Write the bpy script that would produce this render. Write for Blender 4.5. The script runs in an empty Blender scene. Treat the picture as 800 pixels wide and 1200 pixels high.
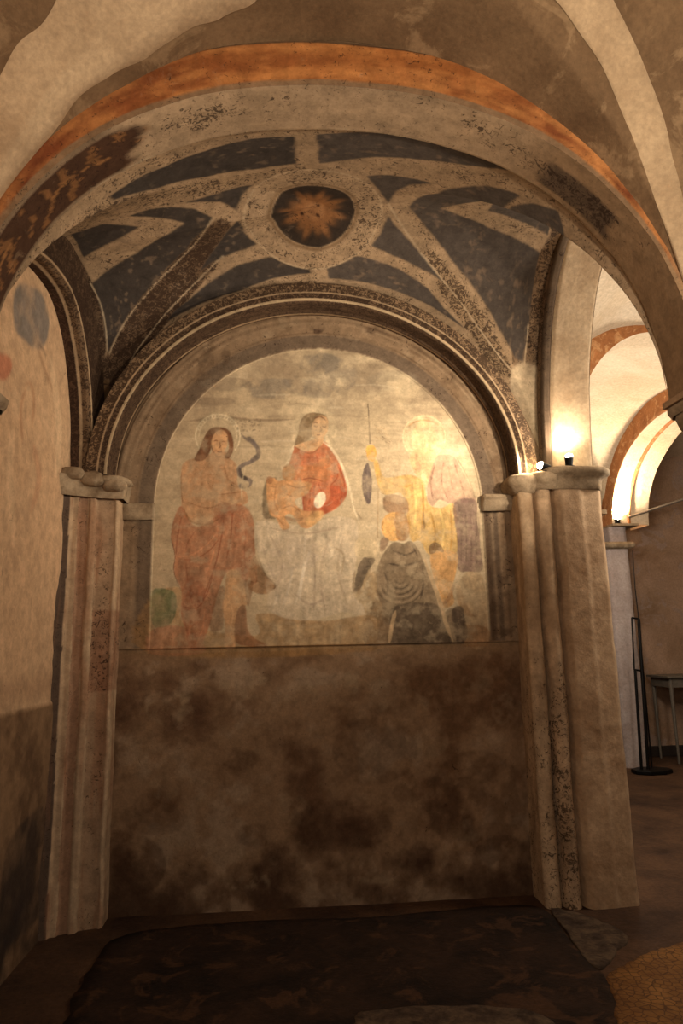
# Frescoed crypt chapel: groin vault, molded ribs, painted lunette, side aisle beyond a clustered pier.
import bpy, bmesh, math, random
import numpy as np
from mathutils import Vector, Matrix, noise as mnoise
random.seed(7); RNG = np.random.RandomState(11)
PI = math.pi
C = bpy.context.scene.collection

# ------------------------------------------------------------------ survey camera
F = 800.0; EYE = 1.6
def basis(yaw=5.0, pit=11.0, roll=1.2):
    y, p, r = map(math.radians, (yaw, pit, roll))
    f = np.array([math.sin(y)*math.cos(p), math.cos(y)*math.cos(p), math.sin(p)])
    ri = np.array([math.cos(y), -math.sin(y), 0.0]); up = np.cross(ri, f)
    return ri*math.cos(r)-up*math.sin(r), up*math.cos(r)+ri*math.sin(r), f
CR, CU, CF = basis()
CP = np.array([0, 0, EYE])
def ray(u, v): return CR*(u-400)+CU*(600-v)+CF*F
def atY(u, v, Y): d = ray(u, v); return CP+d*(Y/d[1])
def atX(u, v, X): d = ray(u, v); return CP+d*(X/d[0])
def atZ(u, v, Z): d = ray(u, v); return CP+d*((Z-EYE)/d[2])

# ------------------------------------------------------------------ colour helpers
def lin(c):
    c = np.asarray(c, float)/255.0
    return np.where(c <= 0.04045, c/12.92, ((c+0.055)/1.055)**2.4)
def vnoise(h, w, sy, sx, seed):
    r = np.random.RandomState(seed); gy, gx = int(h/sy)+3, int(w/sx)+3
    g = r.rand(gy, gx)
    y = np.arange(h)/sy; x = np.arange(w)/sx
    yi = y.astype(int); xi = x.astype(int); fy = y-yi; fx = x-xi
    fy = fy*fy*(3-2*fy); fx = fx*fx*(3-2*fx)
    a = g[yi][:, xi]; b = g[yi][:, xi+1]; c = g[yi+1][:, xi]; d = g[yi+1][:, xi+1]
    fx = fx[None, :]; fy = fy[:, None]
    return (a*(1-fx)+b*fx)*(1-fy)+(c*(1-fx)+d*fx)*fy
def fbm(h, w, sy, sx, seed, octv=5):
    t = np.zeros((h, w)); a = 1; n = 0
    for k in range(octv):
        if min(sy, sx) < 1.0: break
        t += a*vnoise(h, w, sy, sx, seed+k*17); n += a; a *= .58; sy /= 2; sx /= 2
    return t/n
def smooth(pts, n=6, closed=True):
    P = np.array(pts, float); out = []; m = len(P)
    for i in range(m if closed else m-1):
        p0, p1, p2, p3 = (P[(i-1) % m], P[i], P[(i+1) % m], P[(i+2) % m]) if closed else \
            (P[max(i-1, 0)], P[i], P[i+1], P[min(i+2, m-1)])
        for k in range(n):
            t = k/n
            out.append(.5*((2*p1)+(p2-p0)*t+(2*p0-5*p1+4*p2-p3)*t*t+(3*p1-p0-3*p2+p3)*t**3))
    if not closed: out.append(P[-1])
    return np.array(out)

class Canvas:
    """Pigment map on a surface: to_uv takes a surveyed point to surface coordinates (column,row)."""
    def __init__(s, w, h, base, to_uv):
        s.w, s.h, s.to = w, h, to_uv
        s.a = np.zeros((h, w, 4)); s.a[..., :3] = lin(base)
    def fill(s, Q, col, al=1.0, blur=1, tex=None, orn=None, edge=0.0):
        x0, y0 = np.floor(Q.min(0)).astype(int)-4; x1, y1 = np.ceil(Q.max(0)).astype(int)+5
        x0 = max(x0, 0); y0 = max(y0, 0); x1 = min(x1, s.w); y1 = min(y1, s.h)
        if x1 <= x0 or y1 <= y0: return
        X, Y = np.meshgrid(np.arange(x0, x1)+.5, np.arange(y0, y1)+.5)
        if edge:
            hh, ww = X.shape
            X = X+edge*(fbm(hh, ww, 14, 14, 3)-.5)*2; Y = Y+edge*(fbm(hh, ww, 14, 14, 5)-.5)*2
        ins = np.zeros(X.shape, bool); n = len(Q)
        for i in range(n):
            ax, ay = Q[i]; bx, by = Q[(i+1) % n]
            if ay == by: continue
            c = (ay > Y) != (by > Y)
            ins ^= c & (X < (bx-ax)*(Y-ay)/(by-ay)+ax)
        m = ins.astype(float)
        for _ in range(blur):
            p = np.pad(m, 1, mode='edge')
            m = (p[:-2, 1:-1]+p[2:, 1:-1]+p[1:-1, :-2]+p[1:-1, 2:]+2*m)/6
        m *= al
        if tex is not None: m = m*tex[y0:y1, x0:x1]
        r = s.a[y0:y1, x0:x1]
        if col is not None: r[..., :3] = r[..., :3]*(1-m[..., None])+lin(col)*m[..., None]
        if orn is not None: r[..., 3] = r[..., 3]*(1-m)+orn*m
    def poly(s, pts, col, al=1.0, sm=4, **k):
        P = smooth(pts, sm) if sm else np.array(pts, float)
        s.fill(np.array([s.to(*p) for p in P]), col, al, **k)
    def stroke(s, pts, wd, col, al=1.0, sm=6, taper=True, **k):
        P = smooth(pts, sm, False); T = np.gradient(P, axis=0)
        N = np.stack([-T[:, 1], T[:, 0]], 1); N /= np.linalg.norm(N, axis=1)[:, None]+1e-9
        L = np.linspace(0, 1, len(P)); wv = wd*.5*(np.clip(np.minimum(L, 1-L)*6, .3, 1) if taper else np.ones(len(P)))
        R = np.concatenate([P+N*wv[:, None], (P-N*wv[:, None])[::-1]])
        s.fill(np.array([s.to(*p) for p in R]), col, al, **k)
    def ell(s, cx, cy, rx, ry, col, al=1.0, rot=0, **k):
        t = np.linspace(0, 2*PI, 40, endpoint=False); c, sn = math.cos(math.radians(rot)), math.sin(math.radians(rot))
        x = rx*np.cos(t); y = ry*np.sin(t)
        s.fill(np.array([s.to(cx+a*c-b*sn, cy+a*sn+b*c) for a, b in zip(x, y)]), col, al, **k)
    def ring(s, cx, cy, r, wd, col, al, a0=0, a1=360, ry=None):
        ry = ry or r; t = np.radians(np.linspace(a0, a1, 24))
        s.stroke(np.stack([cx+r*np.cos(t), cy+ry*np.sin(t)], 1), wd, col, al, sm=2, taper=False)
    def sample(s, x, y):
        x = np.clip(x-.5, 0, s.w-1.001); y = np.clip(y-.5, 0, s.h-1.001)
        xi = x.astype(int); yi = y.astype(int); fx = (x-xi)[..., None]; fy = (y-yi)[..., None]; a = s.a
        return (a[yi, xi]*(1-fx)+a[yi, xi+1]*fx)*(1-fy)+(a[yi+1, xi]*(1-fx)+a[yi+1, xi+1]*fx)*fy

# ------------------------------------------------------------------ mesh helpers
def link(name, me, m=None, parent=None, loc=None):
    o = bpy.data.objects.new(name, me); C.objects.link(o)
    if m is not None and me is not None: me.materials.append(m)
    if parent:
        o.parent = parent
        if not LOCAL[0]: me.transform(Matrix.Translation(-parent.location))   # meshes are written in world metres
    if loc is not None: o.location = loc
    return o
LOCAL = [False]
def tag(o, label=None, cat=None, group=None, kind=None):
    for k, v in (('label', label), ('category', cat), ('group', group), ('kind', kind)):
        if v: o[k] = v
    return o
def thing(name, label, cat, loc=(0, 0, 0), group=None):
    o = bpy.data.objects.new(name, None); C.objects.link(o); o.location = loc
    o.empty_display_size = .2
    return tag(o, label, cat, group)
def wob(P, amp, sc=1.0, fine=.3):
    """hand-plastered unevenness, continuous in world space"""
    if not amp: return P
    sh = P.shape; Q = P.reshape(-1, 3).copy()
    for i in range(len(Q)):
        v = Vector(Q[i]*sc*2.2); w = Vector(Q[i]*sc*9)
        n = mnoise.noise_vector(v)+fine*mnoise.noise_vector(w)
        Q[i] += amp*np.array(n)
    return Q.reshape(sh)
def grid(name, P, m, col=None, parent=None, flip=False, closeu=False, closev=False, sm=True, solid=0, loc=None):
    nu, nv = P.shape[:2]
    V = P.reshape(-1, 3)
    if loc is not None: V = V-np.array(loc)
    I, J = np.meshgrid(np.arange(nu if closeu else nu-1), np.arange(nv if closev else nv-1), indexing='ij')
    I2 = (I+1) % nu; J2 = (J+1) % nv
    f = np.stack([I*nv+J, I2*nv+J, I2*nv+J2, I*nv+J2], -1).reshape(-1, 4)
    if flip: f = f[:, ::-1]
    me = bpy.data.meshes.new(name)
    me.vertices.add(len(V)); me.vertices.foreach_set('co', V.astype(np.float32).ravel())
    me.loops.add(f.size); me.loops.foreach_set('vertex_index', f.ravel().astype(np.int32))
    me.polygons.add(len(f)); me.polygons.foreach_set('loop_start', np.arange(0, f.size, 4, dtype=np.int32))
    me.polygons.foreach_set('loop_total', np.full(len(f), 4, dtype=np.int32))
    me.update(calc_edges=True); me.validate()
    me.polygons.foreach_set('use_smooth', np.full(len(me.polygons), sm))
    if col is not None: setcol(me, col.reshape(-1, 4))
    o = link(name, me, m, parent, loc if parent is None else None)
    if solid:
        s = o.modifiers.new('thickness', 'SOLIDIFY'); s.thickness = solid; s.offset = -1
    return o
def setcol(me, c):
    at = me.color_attributes.new('pigment', 'FLOAT_COLOR', 'POINT')
    at.data.foreach_set('color', np.asarray(c, np.float32).ravel())
def join(name, parts, m, parent=None, loc=None, sm=False):
    """parts: list of (verts,faces[,cols]) -> ONE mesh object"""
    V, Fc, K = [], [], []
    for p in parts:
        b = len(V); V += [tuple(q) for q in p[0]]; Fc += [tuple(i+b for i in f) for f in p[1]]
    if loc is not None: V = [(v[0]-loc[0], v[1]-loc[1], v[2]-loc[2]) for v in V]
    me = bpy.data.meshes.new(name); me.from_pydata(V, [], Fc); me.update()
    bm = bmesh.new(); bm.from_mesh(me); bmesh.ops.recalc_face_normals(bm, faces=bm.faces); bm.to_mesh(me); bm.free()
    if sm: me.polygons.foreach_set('use_smooth', np.full(len(me.polygons), True))
    return link(name, me, m, parent)
def box(c, s, rot=0):
    cx, cy, cz = c; a, b, d = s[0]/2, s[1]/2, s[2]/2; co, si = math.cos(rot), math.sin(rot)
    V = [(cx+x*co-y*si, cy+x*si+y*co, cz+z) for x in (-a, a) for y in (-b, b) for z in (-d, d)]
    return V, [(0, 1, 3, 2), (4, 6, 7, 5), (0, 4, 5, 1), (2, 3, 7, 6), (0, 2, 6, 4), (1, 5, 7, 3)]
def rod(a, b, r, n=10, r2=None):
    a = Vector(a); b = Vector(b); d = (b-a).normalized(); x = d.orthogonal().normalized(); y = d.cross(x)
    r2 = r if r2 is None else r2; V = []
    for p, rr in ((a, r), (b, r2)):
        for k in range(n): t = 2*PI*k/n; V.append(p+x*rr*math.cos(t)+y*rr*math.sin(t))
    Fc = [(k, (k+1) % n, n+(k+1) % n, n+k) for k in range(n)]+[tuple(range(n))[::-1], tuple(range(n, 2*n))]
    return V, Fc
def blob(c, r, sc, seed, flat=.0):
    V, Fc = [], []; nu, nv = 20, 12
    for i in range(nv+1):
        for j in range(nu):
            t = PI*i/nv; p = 2*PI*j/nu
            d = Vector((math.sin(t)*math.cos(p), math.sin(t)*math.sin(p), math.cos(t)))
            e = Vector([math.copysign(abs(q)**.75, q) for q in d]); n = 1+.16*mnoise.noise(d*2.2+Vector((seed, 0, 0)))
            V.append((c[0]+e.x*r*sc[0]*n, c[1]+e.y*r*sc[1]*n, c[2]+e.z*r*sc[2]*n))
    for i in range(nv):
        for j in range(nu): a = i*nu+j; b = i*nu+(j+1) % nu; Fc.append((a, b, b+nu, a+nu))
    return V, Fc
def bevel(o, w=.004, seg=2):
    b = o.modifiers.new('bevel', 'BEVEL'); b.width = w; b.segments = seg; b.limit_method = 'ANGLE'
    return o
def prism(name, plan, z0, z1, m, nz, parent=None, amp=.006, cols=None, closed=False, step=.02, loc=None, taper=None, sc=1.6):
    """vertical wall following a plan polyline, finely divided and wobbled"""
    pts = [];
    Pl = list(plan)+([plan[0]] if closed else [])
    for (a, b) in zip(Pl[:-1], Pl[1:]):
        a = np.array(a, float); b = np.array(b, float); n = max(1, int(np.linalg.norm(b-a)/step))
        for k in range(n): pts.append(a+(b-a)*k/n)
    if not closed: pts.append(np.array(Pl[-1], float))
    pts = np.array(pts); zs = np.linspace(z0, z1, nz)
    P = np.zeros((len(pts), nz, 3)); P[..., 0] = pts[:, None, 0]; P[..., 1] = pts[:, None, 1]; P[..., 2] = zs[None, :]
    if taper: P = taper(P)
    P = wob(P, amp, sc)
    o = grid(name, P, m, None if cols is None else cols(P), parent, closeu=closed, loc=loc)
    return o

# ------------------------------------------------------------------ materials
def new_mat(name):
    m = bpy.data.materials.new(name); m.use_nodes = True; nt = m.node_tree
    b = nt.nodes['Principled BSDF']; b.inputs['Roughness'].default_value = .9
    b.inputs['Specular IOR Level'].default_value = .15
    return m, nt, b
def N(nt, t, **k):
    n = nt.nodes.new(t)
    for a, v in k.items(): setattr(n, a, v)
    return n
def noise_node(nt, scale, detail=6, rough=.6, dist=0, stretch=None):
    tc = N(nt, 'ShaderNodeNewGeometry'); src = tc.outputs['Position']
    if stretch:
        mp = N(nt, 'ShaderNodeMapping'); mp.inputs['Scale'].default_value = stretch
        nt.links.new(src, mp.inputs['Vector']); src = mp.outputs['Vector']
    n = N(nt, 'ShaderNodeTexNoise'); n.inputs['Scale'].default_value = scale
    n.inputs['Detail'].default_value = detail; n.inputs['Roughness'].default_value = rough; n.inputs['Distortion'].default_value = dist
    nt.links.new(src, n.inputs['Vector']); return n.outputs['Fac']
def ramp(nt, src, stops):
    r = N(nt, 'ShaderNodeValToRGB'); e = r.color_ramp.elements
    while len(e) < len(stops): e.new(.5)
    for i, (p, c) in enumerate(stops):
        e[i].position = p; e[i].color = (*(c if hasattr(c, '__len__') else (c, c, c)), 1)
    nt.links.new(src, r.inputs['Fac']); return r.outputs['Color']
def mix(nt, a, b, fac, mode='MIX'):
    n = N(nt, 'ShaderNodeMix', data_type='RGBA', blend_type=mode)
    for sock, v in ((n.inputs['Factor'], fac), (n.inputs['A'], a), (n.inputs['B'], b)):
        if isinstance(v, (int, float)): sock.default_value = v
        elif isinstance(v, (tuple, list, np.ndarray)): sock.default_value = (*v[:3], 1)
        else: nt.links.new(v, sock)
    return n.outputs['Result']
def math_(nt, op, a, b):
    n = N(nt, 'ShaderNodeMath', operation=op)
    for i, v in enumerate((a, b)):
        if isinstance(v, (int, float)): n.inputs[i].default_value = v
        else: nt.links.new(v, n.inputs[i])
    return n.outputs[0]
def bump(nt, b, h, st=.3, dist=.02):
    n = N(nt, 'ShaderNodeBump'); n.inputs['Strength'].default_value = st; n.inputs['Distance'].default_value = dist
    nt.links.new(h, n.inputs['Height']); nt.links.new(n.outputs['Normal'], b.inputs['Normal'])
def plaster(name, base, dark, lo=.35, hi=.7, scale=3.0, pits=.0, bst=.35, light=None, fine=(.72, 1.15)):
    """limewash/plaster: base colour stained towards dark, optional paler worn patches, pits, bump"""
    m, nt, b = new_mat(name)
    big = noise_node(nt, scale, 8, .62, .4)
    c = mix(nt, lin(base), lin(dark), ramp(nt, big, [(lo, 0), (hi, 1)]))
    if light is not None:
        l = noise_node(nt, scale*1.7, 7, .65, .8)
        c = mix(nt, c, lin(light), ramp(nt, l, [(.54, 0), (.6, .8)]))
    f = noise_node(nt, 38, 5, .7)
    c = mix(nt, c, ramp(nt, f, [(.25, fine[0]), (.75, fine[1])]), 1.0, 'MULTIPLY')
    if pits:
        p = noise_node(nt, 16, 5, .75, .5)
        q = noise_node(nt, 2.6, 3, .5)
        t = math_(nt, 'ADD', p, math_(nt, 'MULTIPLY', q, .35))
        c = mix(nt, c, lin(np.array(dark)*.6), ramp(nt, t, [(.90-.05*pits, 0), (1.0-.05*pits, .75)]))
    nt.links.new(c, b.inputs['Base Color'])
    h = math_(nt, 'ADD', math_(nt, 'MULTIPLY', noise_node(nt, 7, 6, .6), 1.0), math_(nt, 'MULTIPLY', f, .25))
    bump(nt, b, h, bst, .03)
    return m
def pigment_mat(name, bst=.3, orn_col=(40, 26, 18), wear=(.75, 1.15), orn_scale=30, lightwear=.0, wcol=(170, 150, 125)):
    """fresco: the pigment attribute, worn by noise; its alpha is how dense the painted ornament is"""
    m, nt, b = new_mat(name)
    a = N(nt, 'ShaderNodeAttribute', attribute_name='pigment')
    f = noise_node(nt, 14, 8, .68, .3); g = noise_node(nt, 70, 4, .7)
    c = mix(nt, a.outputs['Color'], ramp(nt, f, [(.28, wear[0]), (.72, wear[1])]), 1.0, 'MULTIPLY')
    c = mix(nt, c, ramp(nt, g, [(.25, .86), (.75, 1.12)]), 1.0, 'MULTIPLY')
    o1 = noise_node(nt, orn_scale, 4, .72, 1.6)
    o2 = noise_node(nt, 5.0, 4, .6)
    t = math_(nt, 'ADD', math_(nt, 'ADD', o1, math_(nt, 'MULTIPLY', a.outputs['Alpha'], .30)), math_(nt, 'MULTIPLY', math_(nt, 'SUBTRACT', o2, .5), .25))
    c = mix(nt, c, lin(orn_col), ramp(nt, t, [(.67, 0), (.74, .8)]))
    if lightwear:
        w = noise_node(nt, 9, 9, .74, .6)
        c = mix(nt, c, lin(wcol), ramp(nt, w, [(.60, 0), (.70, lightwear)]))
    nt.links.new(c, b.inputs['Base Color'])
    h = math_(nt, 'ADD', noise_node(nt, 8, 6, .6), math_(nt, 'MULTIPLY', g, .2))
    bump(nt, b, h, bst, .02)
    return m
def solid_mat(name, col, rough=.5, metal=0, spec=.4):
    m, nt, b = new_mat(name)
    f = noise_node(nt, 25, 4, .6)
    c = mix(nt, lin(col), ramp(nt, f, [(.3, .75), (.7, 1.15)]), 1.0, 'MULTIPLY')
    nt.links.new(c, b.inputs['Base Color'])
    b.inputs['Roughness'].default_value = rough; b.inputs['Metallic'].default_value = metal; b.inputs['Specular IOR Level'].default_value = spec
    return m
def emit_mat(name, col, s):
    m, nt, b = new_mat(name); b.inputs['Base Color'].default_value = (*lin(col), 1)
    b.inputs['Emission Color'].default_value = (*lin(col), 1); b.inputs['Emission Strength'].default_value = s
    return m

M_vault = pigment_mat('vault_fresco', orn_col=(46, 32, 24), lightwear=.45, wcol=(128, 108, 88), wear=(.62, 1.3))
M_fresco = pigment_mat('lunette_fresco', bst=.2, wear=(.76, 1.16), orn_col=(90, 66, 50), orn_scale=40, lightwear=.35, wcol=(206, 184, 148))
M_wall = pigment_mat('wall_pigment', bst=.35, wear=(.7, 1.2), orn_col=(48, 32, 24), orn_scale=22)
M_rib = pigment_mat('rib_pigment', bst=.3, orn_col=(44, 30, 22), orn_scale=30, wear=(.66, 1.25), lightwear=.25, wcol=(176, 150, 120))
M_nave = plaster('brown_nave_plaster', (132, 106, 78), (90, 68, 48), .3, .72, 2.2, pits=.3, light=(146, 120, 90))
M_strip = plaster('pale_nave_plaster', (200, 174, 140), (160, 134, 104), .35, .75, 3.0, pits=.2)
M_left = plaster('left_wall_lower_plaster', (120, 96, 72), (70, 52, 38), .35, .66, 2.0)
M_pier = plaster('pier_plaster', (196, 168, 136), (152, 122, 92), .38, .7, 3.2, pits=.5)
M_soffit = plaster('pale_soffit_plaster', (198, 176, 146), (160, 134, 104), .35, .75, 3.0, pits=.2)
M_stone = plaster('capital_stone', (176, 156, 128), (112, 92, 70), .35, .7, 8, pits=.4)
M_far = plaster('aisle_plaster', (212, 196, 172), (186, 164, 134), .35, .75, 1.6, pits=.25)
M_farwall = plaster('far_wall_plaster', (168, 140, 118), (122, 96, 72), .35, .7, 1.6, pits=.3, light=(150, 130, 118))
M_farpier = plaster('far_pier_plaster', (176, 164, 160), (140, 122, 114), .35, .75, 2.6)
M_orange = plaster('ochre_paint', (184, 126, 80), (148, 98, 62), .3, .7, 6, pits=.3, light=(200, 154, 108))
M_black = solid_mat('black_metal', (16, 14, 13), .45, .6)
M_grey = solid_mat('grey_painted_wood', (96, 88, 78), .6)
M_lamp = emit_mat('lamp_glass', (255, 226, 180), 60)
M_iron = solid_mat('grey_iron', (150, 140, 128), .4, .7)

# ------------------------------------------------------------------ dimensions
XL, XR = -1.38, 1.88; YF, YB = 3.03, 4.64; ZS = 2.72
XC, YC = (XL+XR)/2, (YF+YB)/2; HA, HB = (XR-XL)/2, (YB-YF)/2
def z_vault(x, y, xc=XC, yc=YC, a=HA, b=HB, zs=ZS, hd=1.60, hf=1.475, hk=1.33, hl=1.18, hr=1.50, pf=.30):
    S = np.clip(np.abs((x-xc)/a), 0, 1); T = np.clip(np.abs((y-yc)/b), 0, 1)
    m = np.minimum(S, T); k = np.maximum(S, T)
    side = np.where(T >= S, np.where(y < yc, hf, hk), np.where(x < xc, hl, hr))
    w = (k-m)/np.maximum(1-m, 1e-4)
    p = 2.0+np.where((T >= S) & (y < yc), pf, 0.0)*w
    return zs+(hd*(1-w)+side*w)*np.clip(1-m**p, 0, 1)**(1/p)
def hit_vault(u, v):
    d = ray(u, v); t = np.linspace(2.0, 6.2, 1600)/d[1]
    P = CP[None]+d[None]*t[:, None]
    g = P[:, 2]-z_vault(P[:, 0], P[:, 1]); ins = (P[:, 1] > YF-.02)
    i = np.argmax((g > 0) & ins)
    return P[i]
VW, VH = 760, 420
def vault_uv(u, v):
    p = hit_vault(u, v); s = np.clip((p[0]-XC)/HA, -1, 1); t = np.clip((p[1]-YC)/HB, -1, 1)
    return (math.asin(s)/(PI/2)*.5+.5)*VW, (math.asin(t)/(PI/2)*.5+.5)*VH

# ------------------------------------------------------------------ chapel vault painting
BAND = (158, 134, 106); BLUE = (76, 69, 64)
cv = Canvas(VW, VH, BAND, vault_uv)
cv.a[..., 3] = .35
nb = fbm(VH, VW, 40, 40, 5)
cv.a[..., :3] *= (.8+.4*nb)[..., None]
# darker, ornament-covered ground of the diagonal bands and edges
def vdark(pts, col, al, orn): cv.poly(pts, col, al, blur=3, orn=orn)
vdark([(245, 262), (270, 262), (262, 300), (225, 345), (190, 385), (160, 420), (140, 470), (128, 540), (108, 550), (110, 470), (126, 412), (145, 370), (190, 320)], (92, 72, 54), .9, .85)
vdark([(60, 282), (90, 300), (108, 331), (119, 365), (124, 410), (118, 470), (112, 540), (100, 545), (102, 440), (98, 368)], (84, 66, 50), .9, .85)
vdark([(600, 420), (625, 300), (632, 296), (655, 262), (648, 330), (636, 440), (630, 460)], (120, 98, 76), .8, .75)
vdark([(500, 290), (530, 320), (566, 370), (600, 430), (585, 440), (550, 390), (515, 340)], (150, 126, 98), .8, .8)
vdark([(128, 236), (240, 212), (350, 195), (345, 205), (300, 215), (220, 236), (150, 250), (110, 262), (75, 285), (90, 255)], (150, 126, 98), .6, .7)
BT = fbm(VH, VW, 10, 10, 9)*.5+.75
DARK = [
 [(129, 229), (150, 215), (189, 196), (240, 176), (290, 162), (344, 160), (347, 192), (305, 197), (240, 207), (180, 222), (133, 234)],
 [(371, 158), (422, 155), (455, 157), (491, 163), (530, 174), (569, 187), (602, 201), (575, 197), (542, 193), (500, 188), (440, 184), (405, 188), (373, 192)],
 [(216, 237), (252, 227), (297, 216), (283, 230), (277, 246), (258, 236), (240, 236)],
 [(429, 206), (445, 205), (458, 205), (485, 210), (509, 215), (479, 217), (464, 224), (455, 238), (446, 224)],
 [(150, 254), (174, 245), (201, 242), (228, 245), (250, 255), (218, 293), (180, 332), (155, 362), (135, 395), (126, 414), (122, 385), (118, 362), (108, 331), (160, 296), (216, 261), (189, 256)],
 [(83, 275), (120, 263), (163, 266), (141, 278), (98, 301)],
 [(279, 258), (288, 275), (301, 287), (275, 296), (250, 308), (232, 320), (244, 303), (256, 285)],
 [(193, 378), (205, 364), (222, 350), (248, 329), (278, 311), (317, 301), (360, 299), (363, 320), (320, 326), (280, 341), (245, 352), (215, 366)],
 [(381, 300), (420, 300), (440, 305), (470, 316), (500, 337), (521, 361), (545, 386), (509, 361), (476, 345), (440, 334), (416, 329), (385, 326)],
 [(479, 242), (488, 233), (524, 221), (569, 217), (596, 223), (609, 229), (560, 236), (516, 244), (575, 268), (632, 296), (624, 340), (620, 380), (613, 424), (603, 418), (585, 385), (566, 352), (530, 307), (500, 268)],
 [(572, 247), (598, 241), (623, 238), (654, 248), (642, 276)],
 [(455, 252), (463, 264), (485, 287), (519, 331), (500, 318), (470, 303), (434, 288), (446, 272)],
]
for k, d in enumerate(DARK):
    cv.poly(d, (104, 86, 66), .55, sm=0, blur=4, orn=.2)
    cv.poly(d, BLUE if k in (1, 3, 9, 10, 8, 11) else (58, 53, 50), .95, sm=0, blur=1, orn=0, edge=1.2)  # left-hand fields toned darker than the right: weaker light put into the pigment
sc_ = fbm(VH, VW, 7, 7, 101, 3); s2_ = fbm(VH, VW, 50, 50, 103)
lm = (np.clip((sc_-.62)*8, 0, 1)*np.clip((s2_-.42)*5, 0, 1)*.55)[..., None]; cv.a[..., :3] = cv.a[..., :3]*(1-lm)+lin((132, 112, 92))*lm
# pale outlines
for l in ([(61, 287), (85, 325), (99, 368), (103, 440), (102, 530)], [(105, 329), (118, 356), (124, 385), (126, 412)],
          [(455, 238), (470, 262), (500, 305), (540, 355), (580, 410), (605, 440)], [(619, 380), (615, 425), (613, 450)],
          [(250, 255), (225, 290), (180, 335), (145, 380), (128, 415)],
          [(262, 300), (215, 345), (180, 385), (150, 430), (130, 500), (113, 550)]):
    cv.stroke(l, 1.5, (196, 176, 146), .7, taper=False, orn=0)
# plastered springers near the right capital
cv.poly([(600, 432), (630, 430), (638, 480), (636, 560), (610, 560), (602, 500)], (196, 176, 146), .95, blur=5, orn=.1)
cv.poly([(107, 470), (128, 445), (122, 500), (116, 560), (103, 560)], (98, 74, 48), .8, blur=3, orn=.2)
# central roundel in plan: pale ring, dark disc, gilded sun
c0 = hit_vault(367, 246); RC = (float(c0[0]), float(c0[1]))
sv = (np.arange(VW)+.5)/VW*2-1; tv = (np.arange(VH)+.5)/VH*2-1
GX, GY = np.meshgrid(XC+HA*np.sin(sv*PI/2), YC+HB*np.sin(tv*PI/2))
rr = np.hypot(GX-RC[0], GY-RC[1]); th = np.arctan2(GY-RC[1], GX-RC[0])
def blend(mask, col, orn=None):
    m = np.clip(mask, 0, 1)[..., None]; cv.a[..., :3] = cv.a[..., :3]*(1-m)+lin(col)*m
    if orn is not None: cv.a[..., 3] = cv.a[..., 3]*(1-m[..., 0])+orn*m[..., 0]
blend((.445-rr)/.008*(1), (160, 136, 108), .45)
blend(((rr-.27)/.005).clip(0, 1)*((.30-rr)/.01).clip(0, 1)*.8, (120, 96, 70), .1)
blend(1-np.abs(rr-.435)/.008, (186, 164, 134))
blend((.268-rr)/.006, (52, 43, 36), .1)
star = .135+.05*np.abs(np.sin(th*8))**.7+.05*np.abs(np.sin(th*4+.4))**6
blend((star+.03-rr)/.05*.4, (104, 74, 48)); blend((star-rr)/.05*.7, (130, 90, 56), .3)
blend((.085-rr)/.02*.7, (150, 108, 72), .3)
for a, b in ((0.05, .03), (-.05, .035), (.05, -.04)):  # face: eyes and mouth
    blend((.016-np.hypot(GX-RC[0]-a+.02, GY-RC[1]-b))/.006*.8, (50, 30, 20))
nu, nv = 520, 300
s_ = np.linspace(-1, 1, nu); t_ = np.linspace(-1, 1, nv)
Sg, Tg = np.meshgrid(s_, t_, indexing='ij')
X = XC+HA*np.sin(Sg*PI/2); Y = YC+HB*np.sin(Tg*PI/2)
P = np.stack([X, Y, z_vault(X, Y)], -1)
P = wob(P, .006, .8)
tag(grid('ceiling', P, M_vault, cv.sample((Sg*.5+.5)*VW, (Tg*.5+.5)*VH), solid=0),
    'blue and buff frescoed groin vault of the chapel with a sun roundel at its crown', kind='structure')

# ------------------------------------------------------------------ arch sweep
def arch_curve(c, a, h, zs=ZS, n=2.0, leg=0.0, cnt=120, t0=0, t1=PI):
    """points and outward normals of an arch in (w,z); leg = straight part below the springing"""
    t = np.linspace(t1, t0, cnt); ct, st = np.cos(t), np.sin(t)
    w = c+a*np.sign(ct)*np.abs(ct)**(2/n); z = zs+h*np.abs(st)**(2/n)
    pts = np.stack([w, z], 1)
    if leg: pts = np.concatenate([[[c-a, zs-leg]], pts, [[c+a, zs-leg]]])
    d = np.gradient(pts, axis=0); nrm = np.stack([-d[:, 1], d[:, 0]], 1); nrm /= np.linalg.norm(nrm, axis=1)[:, None]+1e-9
    return pts, nrm
def densify(prof, step=.02):
    out = []
    for a, b in zip(prof[:-1], prof[1:]):
        n = max(1, int(math.hypot(b[0]-a[0], b[1]-a[1])/step))
        for k in range(n): t = k/n; out.append([a[i]+(b[i]-a[i])*t for i in range(len(a))])
    out.append(list(prof[-1])); return np.array(out, float)
def sweep(name, curve, prof, axis, m, parent=None, colf=None, amp=.004, closed=False, scale=None, step=.02):
    """prof rows: (r outward, depth along axis). axis 'Y': curve in XZ, depth = Y. axis 'X': curve in YZ, depth = X"""
    pts, nr = curve; pf = densify(prof, step); n, k = len(pts), len(pf)
    W = pts[:, None, 0]+nr[:, None, 0]*pf[None, :, 0]*(1 if scale is None else scale[:, None])
    Z = pts[:, None, 1]+nr[:, None, 1]*pf[None, :, 0]*(1 if scale is None else scale[:, None])
    D = np.broadcast_to(pf[None, :, 1], W.shape)
    P = np.stack([W, D, Z] if axis == 'Y' else [D, W, Z], -1)
    P = wob(P, amp, 1.2)
    col = colf(P, np.linspace(0, 1, n)[:, None], pf) if colf else None
    return grid(name, P, m, col, parent, closev=closed)

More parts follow.
